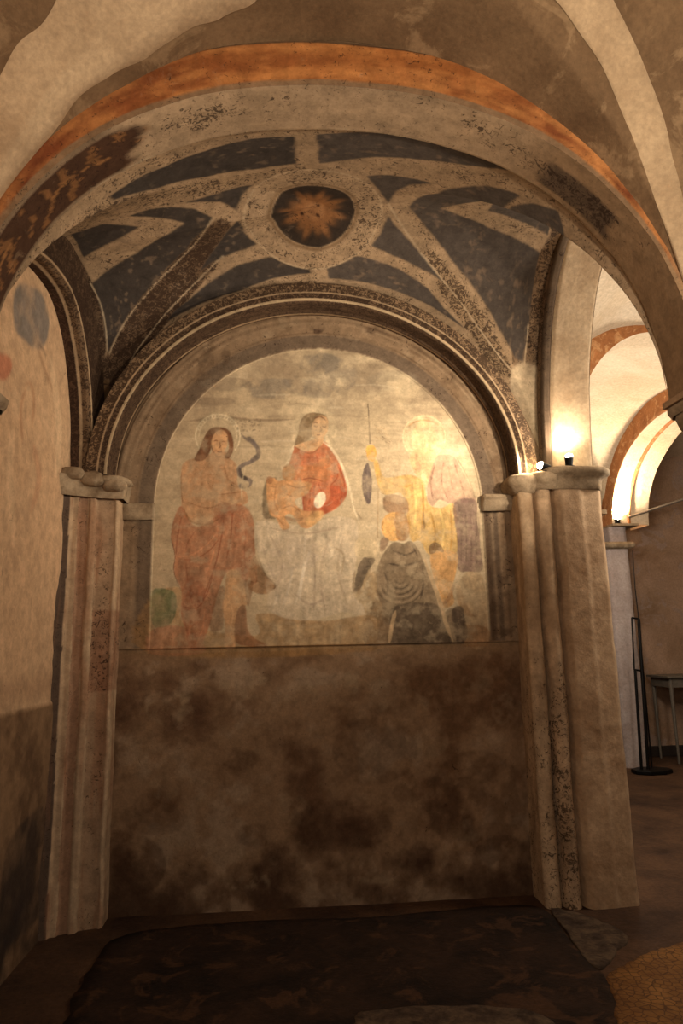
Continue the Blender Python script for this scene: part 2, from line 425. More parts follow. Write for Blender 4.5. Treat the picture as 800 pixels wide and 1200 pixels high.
# ------------------------------------------------------------------ FRONT ARCH (nearest, spans the chapel mouth)
fc = arch_curve(.27, 1.61, 1.455, n=2.2, cnt=260)
fr = thing('front_arch', 'wide front arch of the chapel with an orange painted edge and worn foliage soffit', 'arch', (.27, 2.9, ZS))
def soffit_col(P, u, pf):
    n, k = P.shape[:2]; D = P[..., 1]; q = np.clip((D-2.75)/.28, 0, 1); U = np.broadcast_to(u, (n, k))
    col = np.zeros((n, k, 4)); base = lin((164, 140, 112)); col[..., :3] = base; nm_ = fbm(n, k+40, 16, 12, 14)[:, :k]; col[..., :3] *= (.72+.56*nm_)[..., None]; col[..., 3] = .22
    nz = fbm(n, k+40, 24, 10, 4)[:, :k]
    wl = np.clip((.31-U+.10*(nz-.5))/.02, 0, 1)        # leaf ornament on the left haunch
    n5 = fbm(n, k+40, 7, 5, 44)[:, :k]; leaf = .5+.5*np.sin(U*190+7*np.abs(q-.5)+9*(n5-.5)); leaf = (leaf > .66)&(np.abs(q-.52) < .36)&(n5 > .42)
    lc = lin((70, 48, 34))[None, None]*np.ones((n, k, 1)); lc = np.where(leaf[..., None], lin((120, 84, 52)), lc)
    stem = (np.abs(q-.52+.08*np.sin(U*60)) < .03)&(n5 > .45); lc = np.where(stem[..., None], lin((138, 98, 60)), lc)
    edge = (q < .10) | (q > .93); lc = np.where(edge[..., None], lin((126, 106, 84)), lc)
    col[..., :3] = col[..., :3]*(1-wl[..., None])+lc*wl[..., None]; col[..., 3] = col[..., 3]*(1-wl)+.3*wl
    wr = np.clip((U-.66)/.06, 0, 1); col[..., :3] = col[..., :3]*(1-wr[..., None])+lin((140, 114, 86))*wr[..., None]
    w2 = np.clip((U-.70+.03*(nz-.5))/.015, 0, 1)*np.clip((.82-U+.04*(nz-.5))/.012, 0, 1)*np.clip((q-.28)/.06, 0, 1)*np.clip((.9-q)/.05, 0, 1)
    col[..., :3] = col[..., :3]*(1-.8*w2[..., None])+lin((70, 58, 48))*.8*w2[..., None]; col[..., 3] += .3*w2; cl_ = np.clip((fbm(n, k+60, 34, 12, 66)[:, :k]-.50)*8, 0, 1); col[..., 3] += .38*cl_*np.clip(1-abs(q-.45)/.4, 0, 1)
    e2 = np.clip(1-np.abs(q-.985)/.02, 0, 1)*.8; col[..., :3] = col[..., :3]*(1-e2[..., None])+lin((206, 188, 158))*e2[..., None]
    wk = np.clip((U-.84)/.03, 0, 1); col[..., 3] *= (1-wk)
    w3 = np.clip((.05-U)/.02, 0, 1); col[..., :3] = col[..., :3]*(1-w3[..., None])+lin((196, 166, 132))*w3[..., None]
    return col
sweep('soffit', fc, [(0, 2.75), (0, 3.03), (.05, 3.05), (.16, 3.05)], 'Y', M_rib, fr, soffit_col, .006, step=.012)
def face_scale(n):
    u = np.linspace(0, 1, n); return np.interp(u, [0, .12, .3, .5, .7, .85, 1], [.95, 1.0, 1.0, 1.05, 1.0, .8, .3])
def face_col(P, u, pf):
    n, k = P.shape[:2]; r = np.broadcast_to(pf[None, :, 0]/.225, (n, k)); U = np.broadcast_to(u, (n, k))
    col = np.zeros((n, k, 4)); nz = fbm(n, k+40, 14, 6, 8)[:, :k]; n2 = fbm(n, k+40, 40, 20, 18)[:, :k]
    nf = fbm(n, k+40, 5, 4, 28)[:, :k]; mx = np.clip((.55*nz+.45*nf-.30)*2.6, 0, 1)[..., None]; o = lin((182, 124, 74))*(1-mx)+lin((118, 66, 40))*mx
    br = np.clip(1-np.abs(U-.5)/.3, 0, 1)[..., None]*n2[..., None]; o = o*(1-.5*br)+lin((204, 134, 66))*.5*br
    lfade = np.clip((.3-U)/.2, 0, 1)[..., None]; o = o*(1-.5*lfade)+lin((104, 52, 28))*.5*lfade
    col[..., :3] = o; col[..., 3] = .2
    lo = np.clip((.14-r+.06*(nz-.5))/.03, 0, 1)[..., None]; col[..., :3] = col[..., :3]*(1-lo)+lin((132, 106, 80))*lo
    hi = np.clip((r-.90)/.03, 0, 1)[..., None]; col[..., :3] = col[..., :3]*(1-hi)+lin((128, 102, 76))*hi
    hl = np.clip(1-np.abs(r-.93-.02*(nz-.5))/.012, 0, 1)[..., None]; col[..., :3] = col[..., :3]*(1-hl)+lin((52, 34, 24))*hl
    jt = (np.abs(((U*26) % 1)-.5) < .012)&(U > .33)&(U < .62); col[jt, :3] = lin((196, 140, 84))
    rt = np.clip((U-.86)/.06, 0, 1)[..., None]; col[..., :3] = col[..., :3]*(1-rt)+lin((168, 138, 104))*rt
    return col
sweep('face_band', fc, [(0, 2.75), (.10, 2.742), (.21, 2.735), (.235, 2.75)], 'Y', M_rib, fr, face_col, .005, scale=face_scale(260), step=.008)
# wall face over the front arch
n = 260; p, nr = fc; fs = face_scale(n); kk = 40
Pw = np.zeros((n, kk, 3))
inner = p+nr*(.225*fs)[:, None]
top = np.stack([inner[:, 0]*1.0, np.full(n, 4.75)], 1)
top[:, 0] = .27+(inner[:, 0]-.27)*1.08
for j in range(kk):
    f = j/(kk-1); Pw[:, j, 0] = inner[:, 0]*(1-f)+top[:, 0]*f; Pw[:, j, 2] = inner[:, 1]*(1-f)+top[:, 1]*f
Pw[..., 1] = 2.752
tag(grid('wall_front', wob(Pw, .006), M_nave), kind='structure')

# nave vault in front of the chapel
def nave(yc, b, nm, hk):
    s = np.linspace(-1, 1, 200); t = np.linspace(-1, 1, 110); S, T = np.meshgrid(s, t, indexing='ij')
    X = XC+1.66*np.sin(S*PI/2); Y = yc+b*np.sin(T*PI/2)
    kw = dict(xc=XC, yc=yc, a=1.66, b=b, hd=1.80, hf=hk, hk=hk, hl=1.55, hr=1.55, pf=0)
    P = np.stack([X, Y, z_vault(X, Y, **kw)], -1)
    o = tag(grid(nm, wob(P, .01, .8), M_nave), kind='structure'); return kw
NY, NB = 2.14, .61
kw = nave(NY, NB, 'ceiling', 1.70)
nave(.72, .8, 'ceiling', 1.70)
# pale plastered groin bands on the nave vault
def groin(sx, sy, k):
    t = np.linspace(0.005, .999, 120); w = np.linspace(-1, 1, 17)
    m = np.cos((1-t)*PI/2) if False else t
    P = np.zeros((120, 17, 3))
    for i, tt in enumerate(t):
        q = 1-tt
        x = XC+sx*1.66*q; y = NY+sy*NB*q if sx < 0 or sy < 0 else NY+NB-1.12*(1-q)
        d = np.array([-sx*1.66, -sy*NB]); d /= np.linalg.norm(d); nn = np.array([-d[1], d[0]])
        hw = (.04+.20*min(1, tt*1.8))*(1 if sx < 0 else .55)*(1+.35*(mnoise.noise(Vector((tt*5, k, 0)))))
        for j, ww in enumerate(w):
            off = ww*hw*(1+.18*mnoise.noise(Vector((tt*11, ww, k*3))))
            X = x+nn[0]*off; Y = min(y+nn[1]*off, NY+NB-.002); Y = max(Y, NY-NB+.002); X = min(max(X, XC-1.655), XC+1.655)
            P[i, j] = (X, Y, float(z_vault(np.array(X), np.array(Y), **kw))-.016*(1-ww**6)-.004)
    return P
for i, (sx, sy) in enumerate(((-1, 1), (1, 1), (-1, -1), (1, -1))):
    o = tag(grid('trim_%d' % (i+1), groin(sx, sy, i), M_strip), kind='structure')

# ------------------------------------------------------------------ BACK WALL canvas (X,Z)
YW = YB
WX0, WX1, WZ1 = -1.45, 1.92, 4.10; RES = 320; K = 1.6
WWd, WHt = int((WX1-WX0)*RES), int(WZ1*RES)
def wall_uv(u, v):
    p = atY(u, v, YW-.02); return (p[0]-WX0)*RES, p[2]*RES
cw = Canvas(WWd, WHt, (150, 122, 94), wall_uv)
n1 = fbm(WHt, WWd, 192, 192, 21, 6); n2 = fbm(WHt, WWd, 74, 74, 31, 7); n3 = fbm(WHt, WWd, 29, 29, 41, 5)
A = cw.a
def wl(mask, col, orn=None):
    m = np.clip(mask, 0, 1)[..., None]; A[..., :3] = A[..., :3]*(1-m)+lin(col)*m
    if orn is not None: A[..., 3] = A[..., 3]*(1-m[..., 0])+orn*m[..., 0]
zz = np.arange(WHt)[:, None]/RES; xx = WX0+np.arange(WWd)[None, :]/RES
wl((n2-.49)*6*.8, (116, 88, 64)); wl((n1-.54)*7*.7, (94, 68, 50)); wl((.42-n2)*8, (164, 140, 114))
wl(np.clip((.42-zz+.6*(n2-.5)*2)*2.0, 0, .8), (70, 50, 38))                      # darker towards the foot, edge broken by noise
for (px, py, rx, ry, a) in ((195, 830, 26, 20, .8), (215, 825, 20, 12, .8), (265, 806, 12, 9, .9), (296, 804, 20, 16, .9), (250, 860, 20, 10, .5), (345, 815, 30, 16, .6),
                            (412, 800, 12, 14, .8), (445, 815, 14, 20, .6), (480, 828, 22, 18, .55), (230, 930, 26, 16, .5), (190, 925, 22, 18, .45), (215, 985, 30, 12, .55),
                            (290, 1035, 26, 16, .8), (265, 1000, 30, 12, .5), (350, 1010, 36, 10, .45), (548, 975, 22, 14, .8), (522, 1008, 5, 16, 1.0), (440, 1028, 30, 9, .8), (475, 1035, 26, 6, .7),
                            (500, 870, 26, 20, .4), (330, 950, 34, 22, .35), (160, 880, 20, 30, .3), (590, 830, 14, 20, .5), (560, 800, 20, 12, .4), (320, 870, 30, 18, .3)):
    cw.ell(px, py, rx, ry, (160, 138, 110), a*.8, tex=np.clip((n3-.40)*6, 0, 1)*np.clip((fbm(WHt, WWd, 14, 14, 88)-.3)*3, 0, 1), blur=6)
for (px, py, rx, ry, a) in ((160, 1015, 34, 34, .7), (280, 890, 22, 14, .5), (440, 880, 50, 40, .45), (560, 940, 60, 60, .5), (400, 970, 60, 30, .5), (590, 1020, 40, 40, .6), (228, 1030, 16, 14, .5), (300, 980, 26, 14, .5), (180, 960, 40, 20, .4), (500, 930, 40, 20, .4)):
    cw.ell(px, py, rx, ry, (82, 60, 44), a*.8, tex=np.clip((n3-.34)*5, 0, 1), blur=8)
wl(np.clip((1.62-zz)/.01, 0, 1)*np.clip((zz-1.50)/.10, 0, 1)*.75*np.ones_like(n1), (150, 122, 90))
# painted architecture around the lunette
up = (zz > 1.60)*np.ones_like(n1)
wl(up, (146, 122, 96), .2); wl(up*np.clip((n2-.5)*6, 0, 1)*.7, (112, 90, 68)); wl(up*np.clip((n3-.56)*8, 0, 1)*.5, (168, 146, 118))
ex = np.hypot((xx-.265)/1.135, np.maximum(zz-2.56, 0)/1.145)      # 1 on the fresco edge
inr = np.where(zz < 2.56, np.abs(xx-.265)/1.135, ex)
def archband(a, b, col, al, orn=None):
    wl(up*np.clip((inr-a)/.01, 0, 1)*np.clip((b-inr)/.01, 0, 1)*al, col, orn)
hi_ = (zz > 2.5)
archband(1.0, 1.10, (104, 90, 76), .75, .25)
for a, c in ((1.11, (84, 64, 48)), (1.175, (176, 152, 122)), (1.195, (92, 72, 54)), (1.215, (170, 146, 116)), (1.235, (80, 62, 46))):
    wl(up*hi_*np.clip(1-np.abs(inr-a)/.007, 0, 1)*.6, c)
for sx in (-1, 1):       # flutes and edges of the painted pilasters
    for k, d in enumerate((1.03, 1.055, 1.08, 1.105, 1.13, 1.155)):
        x0 = .265+sx*1.135*d
        wl((zz > 1.62)*(zz < 2.5)*np.clip(1-np.abs(xx-x0)/.009, 0, 1)*(.55 if sx > 0 else .25), (86, 68, 50) if k % 2 == 0 else (172, 148, 118))
wl((zz > 1.6)*(zz < 2.5)*np.clip((xx-1.40)/.02, 0, 1)*np.clip((1.45-xx)/.01, 0, 1)*.6, (92, 72, 54))
cw.ell(583, 660, 16, 30, (86, 66, 50), .6, tex=np.clip((n3-.4)*5, 0, 1), blur=5)
cw.ell(590, 720, 18, 26, (80, 62, 46), .6, tex=np.clip((n3-.4)*5, 0, 1), blur=5)
cw.ell(245, 425, 30, 16, (84, 66, 50), .6, rot=-35, tex=np.clip((n3-.4)*5, 0, 1), blur=5)
cw.ell(440, 385, 12, 7, (70, 50, 38), .6, tex=np.clip((n3-.4)*5, 0, 1), blur=2)
cw.ell(373, 383, 8, 6, (64, 46, 36), .8, tex=np.clip((n3-.35)*5, 0, 1), blur=2)
cw.ell(372, 388, 5, 3, (64, 46, 36), .7, blur=2)
# ---- the fresco ground
fin = up*(inr < 1.004)
wl(fin, (206, 186, 152), .05)
hs = fbm(WHt, WWd, 14, 96, 51, 5)                                  # horizontal brushing
wl(fin*np.clip((hs-.5)*4, 0, 1)*.55, (176, 156, 126)); wl(fin*np.clip((.42-hs)*5, 0, 1)*.5, (226, 208, 174))
wl(fin*np.clip((zz-2.9)/.5, 0, 1)*np.clip((n2-.42)*4, 0, 1)*.7, (140, 122, 100))
wl(fin*np.clip((.3-xx)/.8, 0, 1)*.35, (176, 150, 118))  # ground darkens to the left: lamp falloff mixed into the pigment
tx = np.clip((n3-.36)*5, 0, 1)
cw.ell(375, 440, 44, 26, (132, 122, 108), .5, tex=tx, blur=10); cw.ell(320, 455, 40, 12, (126, 118, 106), .55, tex=tx, blur=8)
cw.ell(380, 425, 18, 12, (122, 114, 102), .5, tex=tx, blur=6); cw.ell(460, 445, 30, 12, (142, 130, 110), .4, tex=tx, blur=8)
cw.ell(265, 450, 30, 8, (128, 114, 96), .4, tex=tx, blur=5); cw.ell(250, 470, 26, 5, (120, 104, 86), .4, blur=5)
cw.stroke([(215, 494), (260, 489), (300, 492), (345, 491)], 3, (112, 92, 72), .55, blur=2)
for k in range(26):
    x0 = RNG.uniform(210, 490); y0 = RNG.uniform(440, 545); L = RNG.uniform(15, 50)
    cw.stroke([(x0, y0), (x0+L/2, y0-1), (x0+L, y0+RNG.uniform(-2, 2))], RNG.uniform(1, 3), (142, 124, 100) if k % 2 else (226, 210, 180), .28, blur=2)
G0 = A.copy()
cw.poly([(176, 700), (215, 690), (215, 730), (300, 745), (300, 720), (340, 722), (380, 728), (440, 722), (440, 762), (174, 766)], (166, 126, 76), .8, tex=np.clip(n3*1.6, 0, 1), blur=3)
cw.poly([(178, 738), (215, 735), (240, 764), (174, 766)], (178, 124, 92), .7, blur=3)
cw.poly([(178, 692), (192, 690), (204, 694), (207, 712), (200, 730), (186, 736), (177, 728)], (84, 108, 72), .9, tex=np.clip(n3*1.7, 0, 1), blur=2, edge=2)
cw.poly([(545, 672), (566, 676), (570, 754), (548, 752), (535, 700)], (186, 160, 124), .8, blur=3)
cw.poly([(540, 735), (570, 735), (572, 756), (540, 756)], (158, 112, 70), .6, blur=3)
def T(ox, oy, k): return lambda pts: [(ox+x/k, oy+y/k) for x, y in pts]
# ---- left figure: standing man in a red cloak
t = T(180, 470, 4)
cw.ell(255, 511, 27, 30, (196, 176, 142), .6, blur=3); cw.ring(255, 511, 26, 1.6, (232, 214, 178), .8, 130, 400); cw.ring(255, 511, 22, 1.2, (222, 204, 168), .7, 180, 380)
for a in range(200, 345, 9):
    ar = math.radians(a); cw.stroke([(255+22.5*math.cos(ar), 511+22.5*math.sin(ar)), (255+25.5*math.cos(ar), 511+25.5*math.sin(ar))], 1.4, (236, 220, 186), .7, blur=1, taper=False)
FL = (190, 144, 104); RB = (174, 114, 80); RD = (136, 68, 44)
cw.poly(t([(270, 245), (215, 262), (150, 280), (128, 330), (130, 480), (140, 545), (220, 578), (300, 560), (380, 500), (440, 475), (432, 425), (395, 400), (388, 300), (350, 262), (335, 235)]), FL, .92, blur=2, tex=np.clip(n3*.9+.55, 0, 1))
cw.poly(t([(130, 490), (95, 550), (80, 640), (100, 720), (95, 800), (130, 890), (125, 990), (150, 1080), (168, 1155), (215, 1155), (262, 1050), (300, 900), (340, 805), (395, 800), (425, 900), (440, 860), (485, 845), (475, 700), (468, 560), (425, 490), (350, 490), (290, 540), (230, 580), (180, 575)]), RB, .92, blur=2, tex=np.clip(n3*.9+.5, 0, 1))
cw.poly(t([(470, 720), (510, 800), (572, 872), (560, 895), (500, 905), (450, 880), (440, 840)]), (160, 120, 84), .8, blur=2)
cw.poly(t([(345, 800), (400, 800), (440, 930), (425, 960), (395, 970), (378, 1080), (385, 1150), (330, 1155), (335, 1060), (322, 960), (335, 880)]), (200, 156, 112), .95, blur=2)
cw.poly(t([(395, 975), (430, 960), (440, 1060), (470, 1110), (530, 1140), (520, 1155), (440, 1150), (385, 1130), (378, 1060)]), (142, 90, 56), .75, blur=2)
cw.poly(t([(425, 840), (465, 850), (455, 930), (440, 960), (430, 900)]), (122, 84, 54), .7, blur=2)
cw.poly(t([(290, 900), (330, 870), (325, 960), (325, 1060), (290, 1080), (262, 1060)]), (136, 92, 62), .6, blur=3)
cw.ell(228, 692, 13, 18, RD, .6, blur=8, tex=tx); cw.ell(262, 600, 12, 12, RD, .5, blur=5, tex=tx); cw.ell(275, 610, 8, 20, RD, .35, blur=5, tex=tx)
for l, c_, w_, a_ in (([(140, 500), (170, 560), (240, 578), (300, 555)], (136, 92, 58), 8, .55), ([(130, 540), (110, 640), (105, 720)], RD, 5, .5), ([(110, 730), (180, 720), (250, 670), (300, 610)], (210, 150, 110), 5, .45),
                      ([(120, 740), (190, 740), (260, 700), (310, 640)], RD, 4, .5), ([(330, 520), (320, 620), (290, 760), (240, 900), (210, 1000)], RD, 5, .45), ([(370, 510), (360, 640), (340, 740)], RD, 5, .5),
                      ([(410, 500), (430, 600), (425, 720), (440, 830)], RD, 4, .4), ([(300, 560), (290, 680), (250, 800)], (204, 140, 100), 5, .4), ([(150, 760), (160, 850), (180, 950)], RD, 5, .4),
                      ([(130, 960), (200, 970), (250, 900), (280, 800)], RD, 4, .55), ([(200, 600), (160, 660), (150, 700)], RD, 4, .35), ([(240, 960), (230, 1060), (200, 1140)], (206, 140, 100), 6, .4), ([(140, 1000), (160, 1090), (180, 1140)], RD, 4, .35),
                      ([(280, 440), (350, 432), (430, 420)], (146, 100, 66), 4, .6), ([(150, 470), (250, 500), (330, 475)], (150, 104, 70), 4, .5), ([(215, 330), (270, 345), (320, 335)], (160, 112, 76), 3, .4), ([(250, 280), (290, 310), (330, 290)], (166, 118, 80), 3, .4),
                      ([(330, 300), (345, 360), (385, 390)], (150, 100, 66), 5, .45), ([(130, 330), (128, 410), (136, 480)], (140, 92, 58), 4, .6), ([(80, 640), (98, 720), (94, 800), (128, 890)], (112, 66, 42), 4, .6),
                      ([(480, 840), (520, 860), (560, 865)], (110, 78, 52), 4, .6), ([(350, 820), (345, 900), (370, 1000), (350, 1120)], (222, 180, 136), 5, .4), ([(440, 840), (480, 848), (478, 800)], (118, 66, 42), 3, .5)):
    cw.stroke(t(l), w_/4*1.1, c_, min(1, a_*1.5), blur=1)
cw.poly(t([(300, 120), (262, 130), (235, 170), (215, 220), (190, 272), (230, 278), (262, 240), (275, 190), (300, 160), (340, 170), (352, 220), (330, 262), (352, 266), (372, 230), (370, 170), (345, 130)]), (112, 68, 42), .95, blur=2)
cw.ell(257, 518, 9.5, 15, (204, 158, 114), .95, rot=12, blur=2)
cw.poly(t([(280, 225), (320, 240), (335, 275), (300, 300), (262, 280)]), FL, .9, blur=2)
for l, w_ in (([(281, 186), (291, 183), (300, 187)], 1.2), ([(318, 190), (328, 188), (336, 193)], 1.2), ([(308, 190), (312, 212), (304, 218)], 1.0), ([(296, 234), (308, 238), (320, 235)], 1.4), ([(270, 200), (276, 230), (298, 258), (320, 255)], 1.0)):
    cw.stroke(t(l), w_, (120, 76, 50), 1, blur=1)
for l, w_ in (([(408, 145), (425, 170), (460, 190), (488, 225), (485, 260), (450, 285), (425, 295), (400, 315), (405, 345), (430, 362), (452, 372), (450, 395), (436, 405)], 5), ([(440, 165), (470, 190), (480, 210)], 4), ([(412, 385), (405, 398), (420, 405)], 3), ([(455, 280), (482, 255)], 5)):
    cw.stroke(t(l), w_, (104, 94, 92), .8, blur=2, edge=1)
cw.stroke(t([(402, 310), (410, 345), (440, 365)]), 4, (66, 56, 56), .8, blur=1); cw.stroke(t([(430, 300), (412, 400), (415, 470)]), 1.2, (226, 208, 170), .6)
for k in range(40):
    cw.ell(180+RNG.uniform(390, 500)/4, 470+RNG.uniform(75, 140)/4, RNG.uniform(.6, 1.8), RNG.uniform(.6, 1.6), (98, 84, 66), .6)
# ---- centre: seated woman in red with a child
t = T(290, 470, 4.447)
cw.ell(368, 505, 27, 29, (222, 202, 164), .5, blur=5)
cw.poly(t([(60, 620), (200, 640), (330, 640), (450, 600), (560, 620), (575, 700), (565, 840), (548, 1000), (605, 1070), (600, 1112), (500, 1100), (420, 1120), (330, 1142), (200, 1132), (110, 1085), (110, 1010), (150, 960), (90, 880), (50, 780), (35, 690)]), (214, 196, 168), .85, blur=3, tex=np.clip(n3*.8+.55, 0, 1))
for l, c_ in (([(120, 700), (180, 850), (150, 980)], (176, 154, 132)), ([(300, 700), (290, 880), (250, 1060)], (232, 218, 192)), ([(340, 700), (350, 900), (345, 1100)], (180, 160, 138)), ([(420, 720), (380, 900), (400, 1080)], (184, 164, 142)), ([(500, 700), (470, 880), (520, 1060)], (178, 158, 134)),
              ([(120, 660), (300, 690), (500, 650)], (184, 162, 138)), ([(200, 740), (230, 900), (180, 1080)], (228, 212, 186)), ([(450, 760), (500, 800), (490, 900)], (172, 150, 120)), ([(420, 740), (440, 800), (410, 830)], (232, 216, 188)), ([(160, 1010), (130, 1080)], (232, 218, 192)),
              ([(240, 1000), (330, 1060), (430, 1010)], (180, 160, 138)), ([(560, 880), (550, 960), (560, 1000)], (150, 128, 104)), ([(80, 760), (110, 860), (160, 950)], (188, 168, 146)), ([(330, 760), (290, 900), (270, 1040)], (234, 220, 196))):
    cw.stroke(t(l), 2.6, c_, 0.7, blur=1)
cw.ell(345, 648, 30, 22, (190, 172, 152), .5, tex=tx, blur=8); cw.ell(330, 680, 20, 26, (184, 166, 146), .4, tex=tx, blur=8)
cw.poly(t([(60, 860), (110, 930), (145, 965), (120, 985), (60, 960)]), (148, 116, 84), .7, blur=3)
cw.stroke(t([(50, 800), (90, 900), (145, 960), (120, 985)]), 1.6, (98, 70, 48), .6)
cw.poly(t([(238, 235), (225, 300), (210, 360), (225, 420), (268, 430), (285, 520), (290, 580), (315, 605), (350, 580), (400, 590), (480, 545), (518, 480), (505, 390), (470, 300), (420, 225), (390, 212), (350, 255), (290, 255)]), (196, 106, 64), .95, blur=2, tex=np.clip(n3*.7+.6, 0, 1))
cw.poly(t([(270, 340), (340, 330), (420, 280), (430, 400), (330, 420), (250, 410)]), (206, 138, 86), .6, blur=6)
cw.poly(t([(430, 440), (500, 450), (515, 490), (470, 545), (400, 585), (380, 560), (430, 500)]), (178, 76, 44), .7, blur=3)
for l, c_, w_ in (([(350, 430), (345, 500), (360, 480)], (160, 66, 40), 6), ([(280, 410), (330, 400), (400, 420)], (150, 66, 42), 5), ([(300, 420), (290, 520), (300, 580)], (158, 68, 42), 5), ([(330, 430), (320, 540)], (160, 70, 42), 4), ([(370, 430), (385, 470)], (160, 66, 40), 5), ([(400, 250), (460, 340), (500, 440)], (220, 140, 92), 6),
                  ([(450, 320), (470, 390), (430, 440)], (168, 74, 44), 6), ([(470, 330), (505, 420), (500, 480)], (166, 70, 42), 6), ([(250, 300), (320, 290), (380, 300)], (172, 80, 48), 5), ([(260, 270), (330, 300)], (176, 84, 50), 4), ([(360, 280), (370, 330)], (172, 78, 46), 5)):
    cw.stroke(t(l), w_/4.4*1.2, c_, 0.84, blur=1)
cw.poly(t([(275, 200), (320, 205), (370, 195), (395, 215), (350, 258), (290, 256), (252, 232)]), (216, 172, 126), .95, blur=2)
cw.stroke(t([(245, 235), (290, 262), (340, 268), (385, 225)]), 1.2, (140, 80, 50), .7)
for l in ([(395, 212), (440, 250), (490, 330), (520, 420), (545, 500), (560, 570), (585, 640)], [(240, 230), (215, 300), (195, 350)]):
    cw.stroke(t(l), 3, (232, 214, 180), 1, blur=1)
cw.stroke(t([(545, 480), (565, 570), (600, 620)]), 1.4, (150, 128, 98), .6)
cw.stroke(t([(420, 170), (450, 220), (490, 265)]), 4, (168, 150, 122), .5, blur=3)
cw.poly(t([(345, 58), (300, 70), (272, 110), (262, 170), (245, 225), (285, 215), (318, 200), (345, 160), (345, 110), (375, 85), (405, 95), (420, 110), (405, 72)]), (128, 104, 74), .92, blur=2)
cw.poly(t([(345, 195), (395, 180), (385, 225), (340, 235)]), (212, 166, 120), .9, blur=2)
cw.ell(290+378/4.447, 470+135/4.447, 9.6, 14.5, (220, 178, 132), .97, rot=16, blur=2)
for l, w_ in (([(346, 125), (356, 132), (368, 130)], 1.3), ([(390, 128), (400, 134), (410, 128)], 1.2), ([(378, 130), (384, 152), (374, 158)], 1.0), ([(360, 172), (370, 176), (380, 172)], 1.5), ([(340, 115), (355, 110), (368, 115)], .9), ([(345, 90), (380, 80), (410, 100)], 1.2)):
    cw.stroke(t(l), w_, (132, 88, 58), 1, blur=1)
cw.poly(t([(82, 600), (80, 480), (100, 410), (150, 398), (140, 450), (120, 560), (150, 610), (120, 612)]), (116, 98, 74), .85, blur=3)
cw.poly(t([(100, 420), (135, 398), (160, 415), (200, 410), (330, 425), (310, 480), (245, 520), (290, 570), (365, 570), (385, 590), (330, 655), (280, 655), (230, 590), (195, 600), (220, 655), (180, 668), (150, 610), (118, 590), (102, 520)]), (214, 160, 108), .95, blur=2)
cw.ell(290+215/4.447, 470+375/4.447, 8, 9.5, (192, 138, 86), .92, blur=2); cw.stroke(t([(185, 350), (215, 330), (245, 350)]), 3, (140, 98, 60), .6)
cw.stroke(t([(190, 600), (240, 620), (290, 610)]), 4, (126, 84, 54), .6, blur=2)
for l in ([(150, 430), (140, 520), (165, 580)], [(180, 560), (230, 545), (280, 580)], [(200, 430), (260, 450), (320, 440)], [(190, 480), (240, 500)], [(150, 600), (190, 650)], [(110, 440), (150, 450)]):
    cw.stroke(t(l), 1.2, (160, 106, 66), 0.77, blur=1)
cw.ell(290+115/4.447, 470+410/4.447, 4.5, 4.5, (150, 100, 66), .7, blur=2)
cw.ell(290+377/4.447, 470+514/4.447, 6.2, 10, (244, 230, 200), .95, rot=22, blur=1)
cw.poly(t([(300, 620), (370, 570), (400, 590), (340, 650)]), (224, 178, 118), .7, blur=3)
# ---- right: standing man in yellow with staff, kneeling donor before him
t = T(410, 470, 4)
cw.ell(497, 512, 25, 27, (226, 204, 160), .5, blur=6); cw.ring(497, 509, 22, 2, (190, 144, 88), .6, 215, 320, ry=17); cw.ring(497, 512, 25, 1.2, (244, 226, 180), .6)
cw.ell(497, 514, 15, 20, (232, 198, 148), .75, blur=6)
for l in ([(330, 170), (345, 166)], [(368, 168), (382, 172)], [(352, 176), (352, 200)], [(340, 222), (366, 222)]): cw.stroke(t(l+[(l[1][0]+1, l[1][1]+2)]), 1.1, (190, 148, 102), .4)
cw.poly(t([(300, 230), (380, 225), (410, 270), (400, 330), (350, 400), (310, 340), (280, 280)]), (226, 190, 140), .8, blur=5)
cw.poly(t([(220, 340), (260, 290), (330, 258), (350, 300), (330, 350), (280, 350)]), (182, 146, 110), .7, blur=4, tex=tx)
cw.poly(t([(110, 290), (135, 290), (160, 355), (230, 350), (290, 345), (345, 380), (370, 480), (430, 500), (488, 480), (508, 600), (504, 705), (440, 715), (370, 720), (330, 655), (285, 650), (262, 520), (240, 430), (150, 432)]), (214, 174, 100), .9, blur=2, tex=np.clip(n3*.7+.6, 0, 1))
for l, c_ in (([(340, 390), (345, 500), (335, 620)], (176, 128, 60)), ([(345, 520), (350, 600)], (120, 84, 44)), ([(300, 380), (310, 500), (300, 620)], (240, 206, 130)), ([(420, 500), (440, 600), (430, 700)], (240, 206, 130)), ([(380, 520), (400, 620), (390, 700)], (190, 144, 72)), ([(470, 500), (480, 620), (470, 700)], (196, 148, 76)), ([(170, 370), (240, 400), (290, 390)], (196, 150, 76)), ([(270, 470), (280, 600)], (184, 140, 70))):
    cw.stroke(t(l), 2.4, c_, 0.77, blur=1)
cw.poly(t([(400, 270), (440, 248), (490, 262), (530, 330), (570, 410), (588, 465), (540, 475), (470, 478), (420, 460), (385, 492), (362, 440), (370, 370)]), (172, 136, 116), .93, blur=2, tex=np.clip(n3*.8+.5, 0, 1))
cw.poly(t([(488, 478), (588, 462), (598, 560), (612, 680), (622, 790), (560, 798), (508, 786), (503, 640)]), (118, 92, 88), .93, blur=2, tex=np.clip(n3*.8+.5, 0, 1))
for k in range(9):
    x = 505+k*12; cw.stroke(t([(x, 500+k*3), (x+6, 620), (x+4, 780)]), 1.2, (92, 68, 68) if k % 2 else (146, 118, 108), .5)
for l in ([(400, 290), (380, 380), (390, 460)], [(440, 280), (430, 380), (460, 460)], [(490, 290), (520, 380), (540, 450)], [(460, 300), (480, 400)]): cw.stroke(t(l), 2, (130, 92, 78), 0.7, blur=1)
